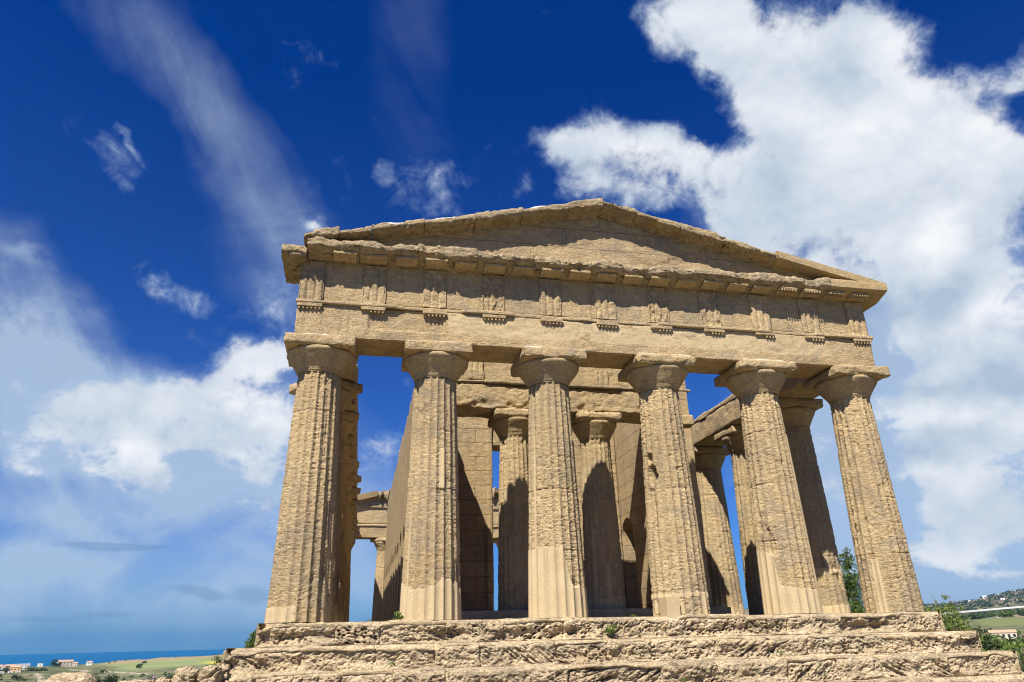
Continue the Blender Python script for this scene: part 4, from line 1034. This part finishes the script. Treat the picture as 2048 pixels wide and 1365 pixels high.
# ---------------------------------------------------------------- the far side: houses, viaduct, trees
M_HW = plain('house_plaster', (.62, .52, .42), .9, .12, .8); M_HW2 = plain('white_plaster', (.78, .76, .72), .9, .08, .8)
M_RF = plain('roof_tile', (.42, .27, .18), .9, .25, 2.0); M_GL = plain('dark_glass', (.03, .035, .04), .3, .1, 1.0, .5)
def house(label, az, r, w, d, h, mat, roof='gable', rot=0.0, nwin=3, group=None, floors=1, sub=None):
    x, y, z = at_px(az, r); z -= .8
    hs = tag(empty('house', (x, y, z)), label, 'house', group)
    hs.rotation_euler = (0, 0, -math.radians(az)+rot)
    V, F, A = rough_box((-w/2, w/2, -d/2, d/2, 0, h+.8), (w/2, d/2, h), 0, 0, 1)
    wl = mk('wall', V, F, mat, hs, None, 30)
    if roof == 'gable':
        a, b2, e = w/2+.3, d/2+.3, h+.8
        V = np.array([(-a, -b2, e), (a, -b2, e), (a, b2, e), (-a, b2, e), (-a, 0, e+d*.22), (a, 0, e+d*.22)])
        me = mk('roof', V, [np.array([[0, 1, 5, 4], [2, 3, 4, 5], [3, 2, 1, 0]]), np.array([[1, 2, 5], [3, 0, 4]])], M_RF, hs, None, 20)
    else:
        V, F, A = rough_box((-w/2-.15, w/2+.15, -d/2-.15, d/2+.15, h+.8, h+1.15), (w, d, .35), 0, 0, 1); mk('roof', V, F, M_HW2, hs, None, 30)
    for f in range(floors):
        for q in range(nwin):
            cx = -w/2+w*(q+.5)/nwin; zc = .8+h/floors*(f+.5)
            V, F, A = rough_box((cx-.55, cx+.55, -d/2-.04, -d/2+.1, zc-.75, zc+.65), (1.1, .14, 1.4), 0, 0, 1); mk('window', V, F, M_GL, hs, None, 30)
    return hs
house('tan stone farmhouse with a low tiled roof in the valley at the right', 44.0, 420, 10.5, 5.5, 2.6, M_HW, 'gable', .12, 5)
tag(house('low annex standing left of the tan farmhouse', 43.1, 430, 3.6, 3.5, 1.7, M_HW, 'gable', .1, 2))
# coast houses on the left skyline
house('large pink villa on the coastal skyline, right of the dark round tree', -18.45, 1250, 18, 10, 6.0, M_HW, 'gable', .2, 4, floors=2)
house('low wing joined behind the right end of the pink villa', -17.95, 1265, 9, 8, 4.2, M_HW, 'gable', -.1, 2)
house('small whitish cottage standing alone right of the pink villa', -17.1, 1260, 7, 6, 3.6, M_HW2, 'gable', .1, 2)
house('white flat roofed block, tallest house of the left cluster', -20.75, 1150, 16, 10, 6.5, M_HW2, 'flat', .1, 5, floors=2)
house('orange walled house below the white flat roofed block', -21.05, 1080, 11, 8, 4.2, plain('orange_plaster', (.60, .38, .18), .9, .1, .8), 'gable', -.1, 3)
house('pale gabled house between the dark tree and the orange house', -21.4, 1120, 10, 8, 5.5, M_HW, 'gable', .3, 3, floors=2)
house('pale house cut by the left edge of the photo', -22.1, 1150, 14, 10, 5.5, M_HW2, 'gable', .1, 3, floors=2)
house('small white shed at the skyline left of the dark round tree', -19.8, 1240, 6, 5, 3.2, M_HW2, 'flat', 0, 1)
for q, (az, r, wd) in enumerate(((-21.3, 980, 7), (-20.9, 985, 8), (-21.75, 975, 7))):
    house(('flat white shed in the yard below the orange house', 'long white shed right of the yard shed', 'white shed left of the yard shed')[q], az, r, wd*.6, 4, 2.2, M_HW2, 'flat', 0, 1)
FH = [('bright white house, largest dot on the far hillside', 43.55, 4300, 17, 12, 12), ('cream house just right of the bright white one on the far hillside', 44.25, 4350, 16, 12, 8), ('cream house up the slope near the right edge of the photo', 45.2, 4600, 14, 12, 8),
      ('small pale house low on the far hillside above the viaduct', 44.5, 3500, 14, 10, 6), ('pale house left of the bright white one on the far hillside', 42.7, 4500, 14, 10, 7)]
for lb, az, r, w_, d_, h_ in FH: house(lb, az, r, w_, d_, h_, M_HW2, 'flat', .2, 3)
# viaduct
va = tag(empty('viaduct', (*polar(43, 1500), 0)), 'long white road viaduct crossing the valley on slim piers', 'viaduct')
p0 = np.array([*polar(33, 1560), CZ+1560*math.tan(math.radians(.34))]); p1 = np.array([*polar(50, 1440), CZ+1440*math.tan(math.radians(1.33))])
def beam(a, b, w, h):
    t = (b-a); t2 = np.array([t[0], t[1], 0])/np.hypot(t[0], t[1]); s = np.array([t2[1], -t2[0], 0])*w/2; u = np.array([0, 0, h])
    V = np.array([a-s, a+s, b+s, b-s, a-s+u, a+s+u, b+s+u, b-s+u])
    return V, np.array([[0, 1, 2, 3], [7, 6, 5, 4], [4, 5, 1, 0], [5, 6, 2, 1], [6, 7, 3, 2], [7, 4, 0, 3]])
M_CON = plain('pale_concrete', (.56, .56, .55), .85, .06, .1)
off = np.array([*polar(43, 1500), 0])
V, F = beam(p0-off, p1-off, 12, 2.6); mk('deck', V, F, M_CON, va, None, 30)
for q in range(8):
    s = (q+.35)/8; c = p0+(p1-p0)*s
    azq = math.degrees(math.atan2(c[0]-CX, c[1]-CY)); rq = math.hypot(c[0]-CX, c[1]-CY); zb = zland(azq, rq)-2
    V, F, A = rough_box((-2.6, 2.6, -1.5, 1.5, zb, c[2]+.05), 50, 0, 0, 1); V[:, :2] += c[:2]-off[:2]
    mk('pier', V, F, M_CON, va, None, 30)
# trees and scrub dotted over the land
def far_tree(label, az, r, s, seed, mat, group, mesh=None, hs=1.0):
    rg = np.random.default_rng(seed)
    root = tag(empty('bush', at_px(az, r, -.2*s)), label, 'bush', group)
    nl = 420
    u = rg.normal(size=(nl, 3)); u /= np.linalg.norm(u, axis=1, keepdims=True); u[:, 2] = np.abs(u[:, 2])*.9
    lb = rg.normal(size=(5, 3))*np.array([.45, .45, .22]); C = (lb[rg.integers(5, size=nl)]+u*.62*(rg.random((nl, 1))**.4))
    C[:, 2] = C[:, 2]*hs+.35
    V, F = leaves(C, .13, rg, .6)
    mk('crown', V*s, F, mat, root)
    V, F, A = tube([(0, 0, -.3*s), (0, 0, .5*s)], [.07*s, .04*s], 5); mk('trunk', V, fixq(F), M_BARK, root)
    return root
far_tree('dark round tree left of the pink villa on the skyline', -19.0, 1240, 7.5, 1, M_LEAF[3], None)
far_tree('dark tree in front of the houses at the far left', -21.75, 1050, 6.5, 2, M_LEAF[3], None)
far_tree('wide dark clump of trees right of the left houses', -20.0, 1000, 9.0, 3, M_LEAF[3], None)
far_tree('grey green clump joining the wide dark clump on its left', -20.5, 1020, 7.0, 4, M_LEAF[2], None)
far_tree('largest dark bush on the slope below the brown hill', -15.9, 420, 5.0, 5, M_LEAF[3], None)
far_tree('dark bush just left of the largest bush on the slope', -16.6, 430, 4.2, 6, M_LEAF[3], None)
proto = [far_tree('dark bush dotted among others over the coastal slope at the left', -17.3, 520, 2.4, 7, M_LEAF[3], 'bushes dotted over the coastal slope'),
         far_tree('dark bush dotted among others over the coastal slope at the left', -14.2, 900, 4.2, 8, M_LEAF[3], 'bushes dotted over the coastal slope'),
         far_tree('dark bush dotted among others over the coastal slope at the left', -21.4, 400, 2.2, 9, M_LEAF[2], 'bushes dotted over the coastal slope')]
rg = np.random.default_rng(77)
def copy_bush(p, az, r, sc):
    n = p.copy(); COL.objects.link(n); n.location = at_px(az, r, -.3); n.scale = (sc, sc, sc*rg.uniform(.8, 1.1)); n.rotation_euler = (0, 0, rg.uniform(0, 6))
    for ch in list(p.children):
        k = ch.copy(); COL.objects.link(k); k.parent = n
    return n
spots = [(-21.6, 330, .9), (-20.6, 310, .9), (-19.3, 360, .7), (-17.9, 330, 1.0), (-17.5, 345, .7), (-20.9, 620, .8), (-18.7, 640, .8), (-16.0, 1240, 1.0), (-15.6, 1260, .9), (-15.0, 1290, .8), (-13.9, 1100, .8),
         (-12.1, 1240, .6), (-9.6, 1330, .8), (-9.3, 1335, .9), (-9.0, 1340, .8), (-8.7, 1330, .9), (-8.3, 1335, .8), (-14.6, 640, .9), (-13.4, 560, 1.1), (-12.6, 520, 1.0), (-12.0, 470, 1.1), (-11.2, 420, 1.2), (-10.3, 390, 1.1), (-9.6, 380, .9)]
for q in range(70):
    spots.append((rg.uniform(-22.3, -9), math.exp(rg.uniform(math.log(230), math.log(760))), rg.uniform(.35, 1.0)))
for q in range(46):
    spots.append((rg.uniform(-19, -9), math.exp(rg.uniform(math.log(130), math.log(240))), rg.uniform(.9, 1.9)))
for az, r, s in spots: copy_bush(proto[rg.integers(3)], az, r, s*r/600 if r < 600 else s)
pr = [far_tree('dark green tree scattered among others in the valley at the right', 43.4, 520, 4.5, 41, M_LEAF[3], 'trees scattered in the right hand valley', hs=1.2),
      far_tree('dark green tree scattered among others in the valley at the right', 42.3, 600, 4.8, 42, M_LEAF[0], 'trees scattered in the right hand valley', hs=1.2)]
for q in range(60):
    az = rg.uniform(40.8, 47); e = rg.random(); r = math.exp(rg.uniform(math.log(110), math.log(460))) if q < 26 else math.exp(rg.uniform(math.log(1250), math.log(2600)))
    copy_bush(pr[q % 2], az, r, rg.uniform(.4, .8) if q < 26 else rg.uniform(1.3, 2.6))
# scrub on the far hills that reads as one mass
C = []
for q in range(1100):
    az = rg.uniform(38, 49); r = math.exp(rg.uniform(math.log(2300), math.log(5000))); C.append((*at_px(az, r), rg.uniform(3, 9)))
C = np.array(C); o = rg.normal(size=(len(C), 6, 3))*C[:, None, 3:4]*np.array([.8, .8, .3]); P = (C[:, None, :3]+o).reshape(-1, 3); P[:, 2] += 3
V, F = leaves(P, 5.0, rg, .6)
tag(mk('hillside_scrub', V, F, M_LEAF[3]), 'dark scrub covering the far hillside', 'scrub', None, 'stuff')


# ---------------------------------------------------------------- the air over land and sea
V, F, A = rough_box((CX-22500, CX+22500, CY-22500, CY+22500, -152, 300), 1e6, 0, 0, 1)
m, t = mat_new('air')
pv = t.n('ShaderNodeVolumePrincipled')
pv.inputs['Color'].default_value = (.14, .54, 1.0, 1); pv.inputs['Density'].default_value = 3.6e-5; pv.inputs['Anisotropy'].default_value = 0.3
out = t.n('ShaderNodeOutputMaterial'); t.t.links.new(pv.outputs[0], out.inputs['Volume'])
tag(mk('haze', V, F, m), kind='stuff')
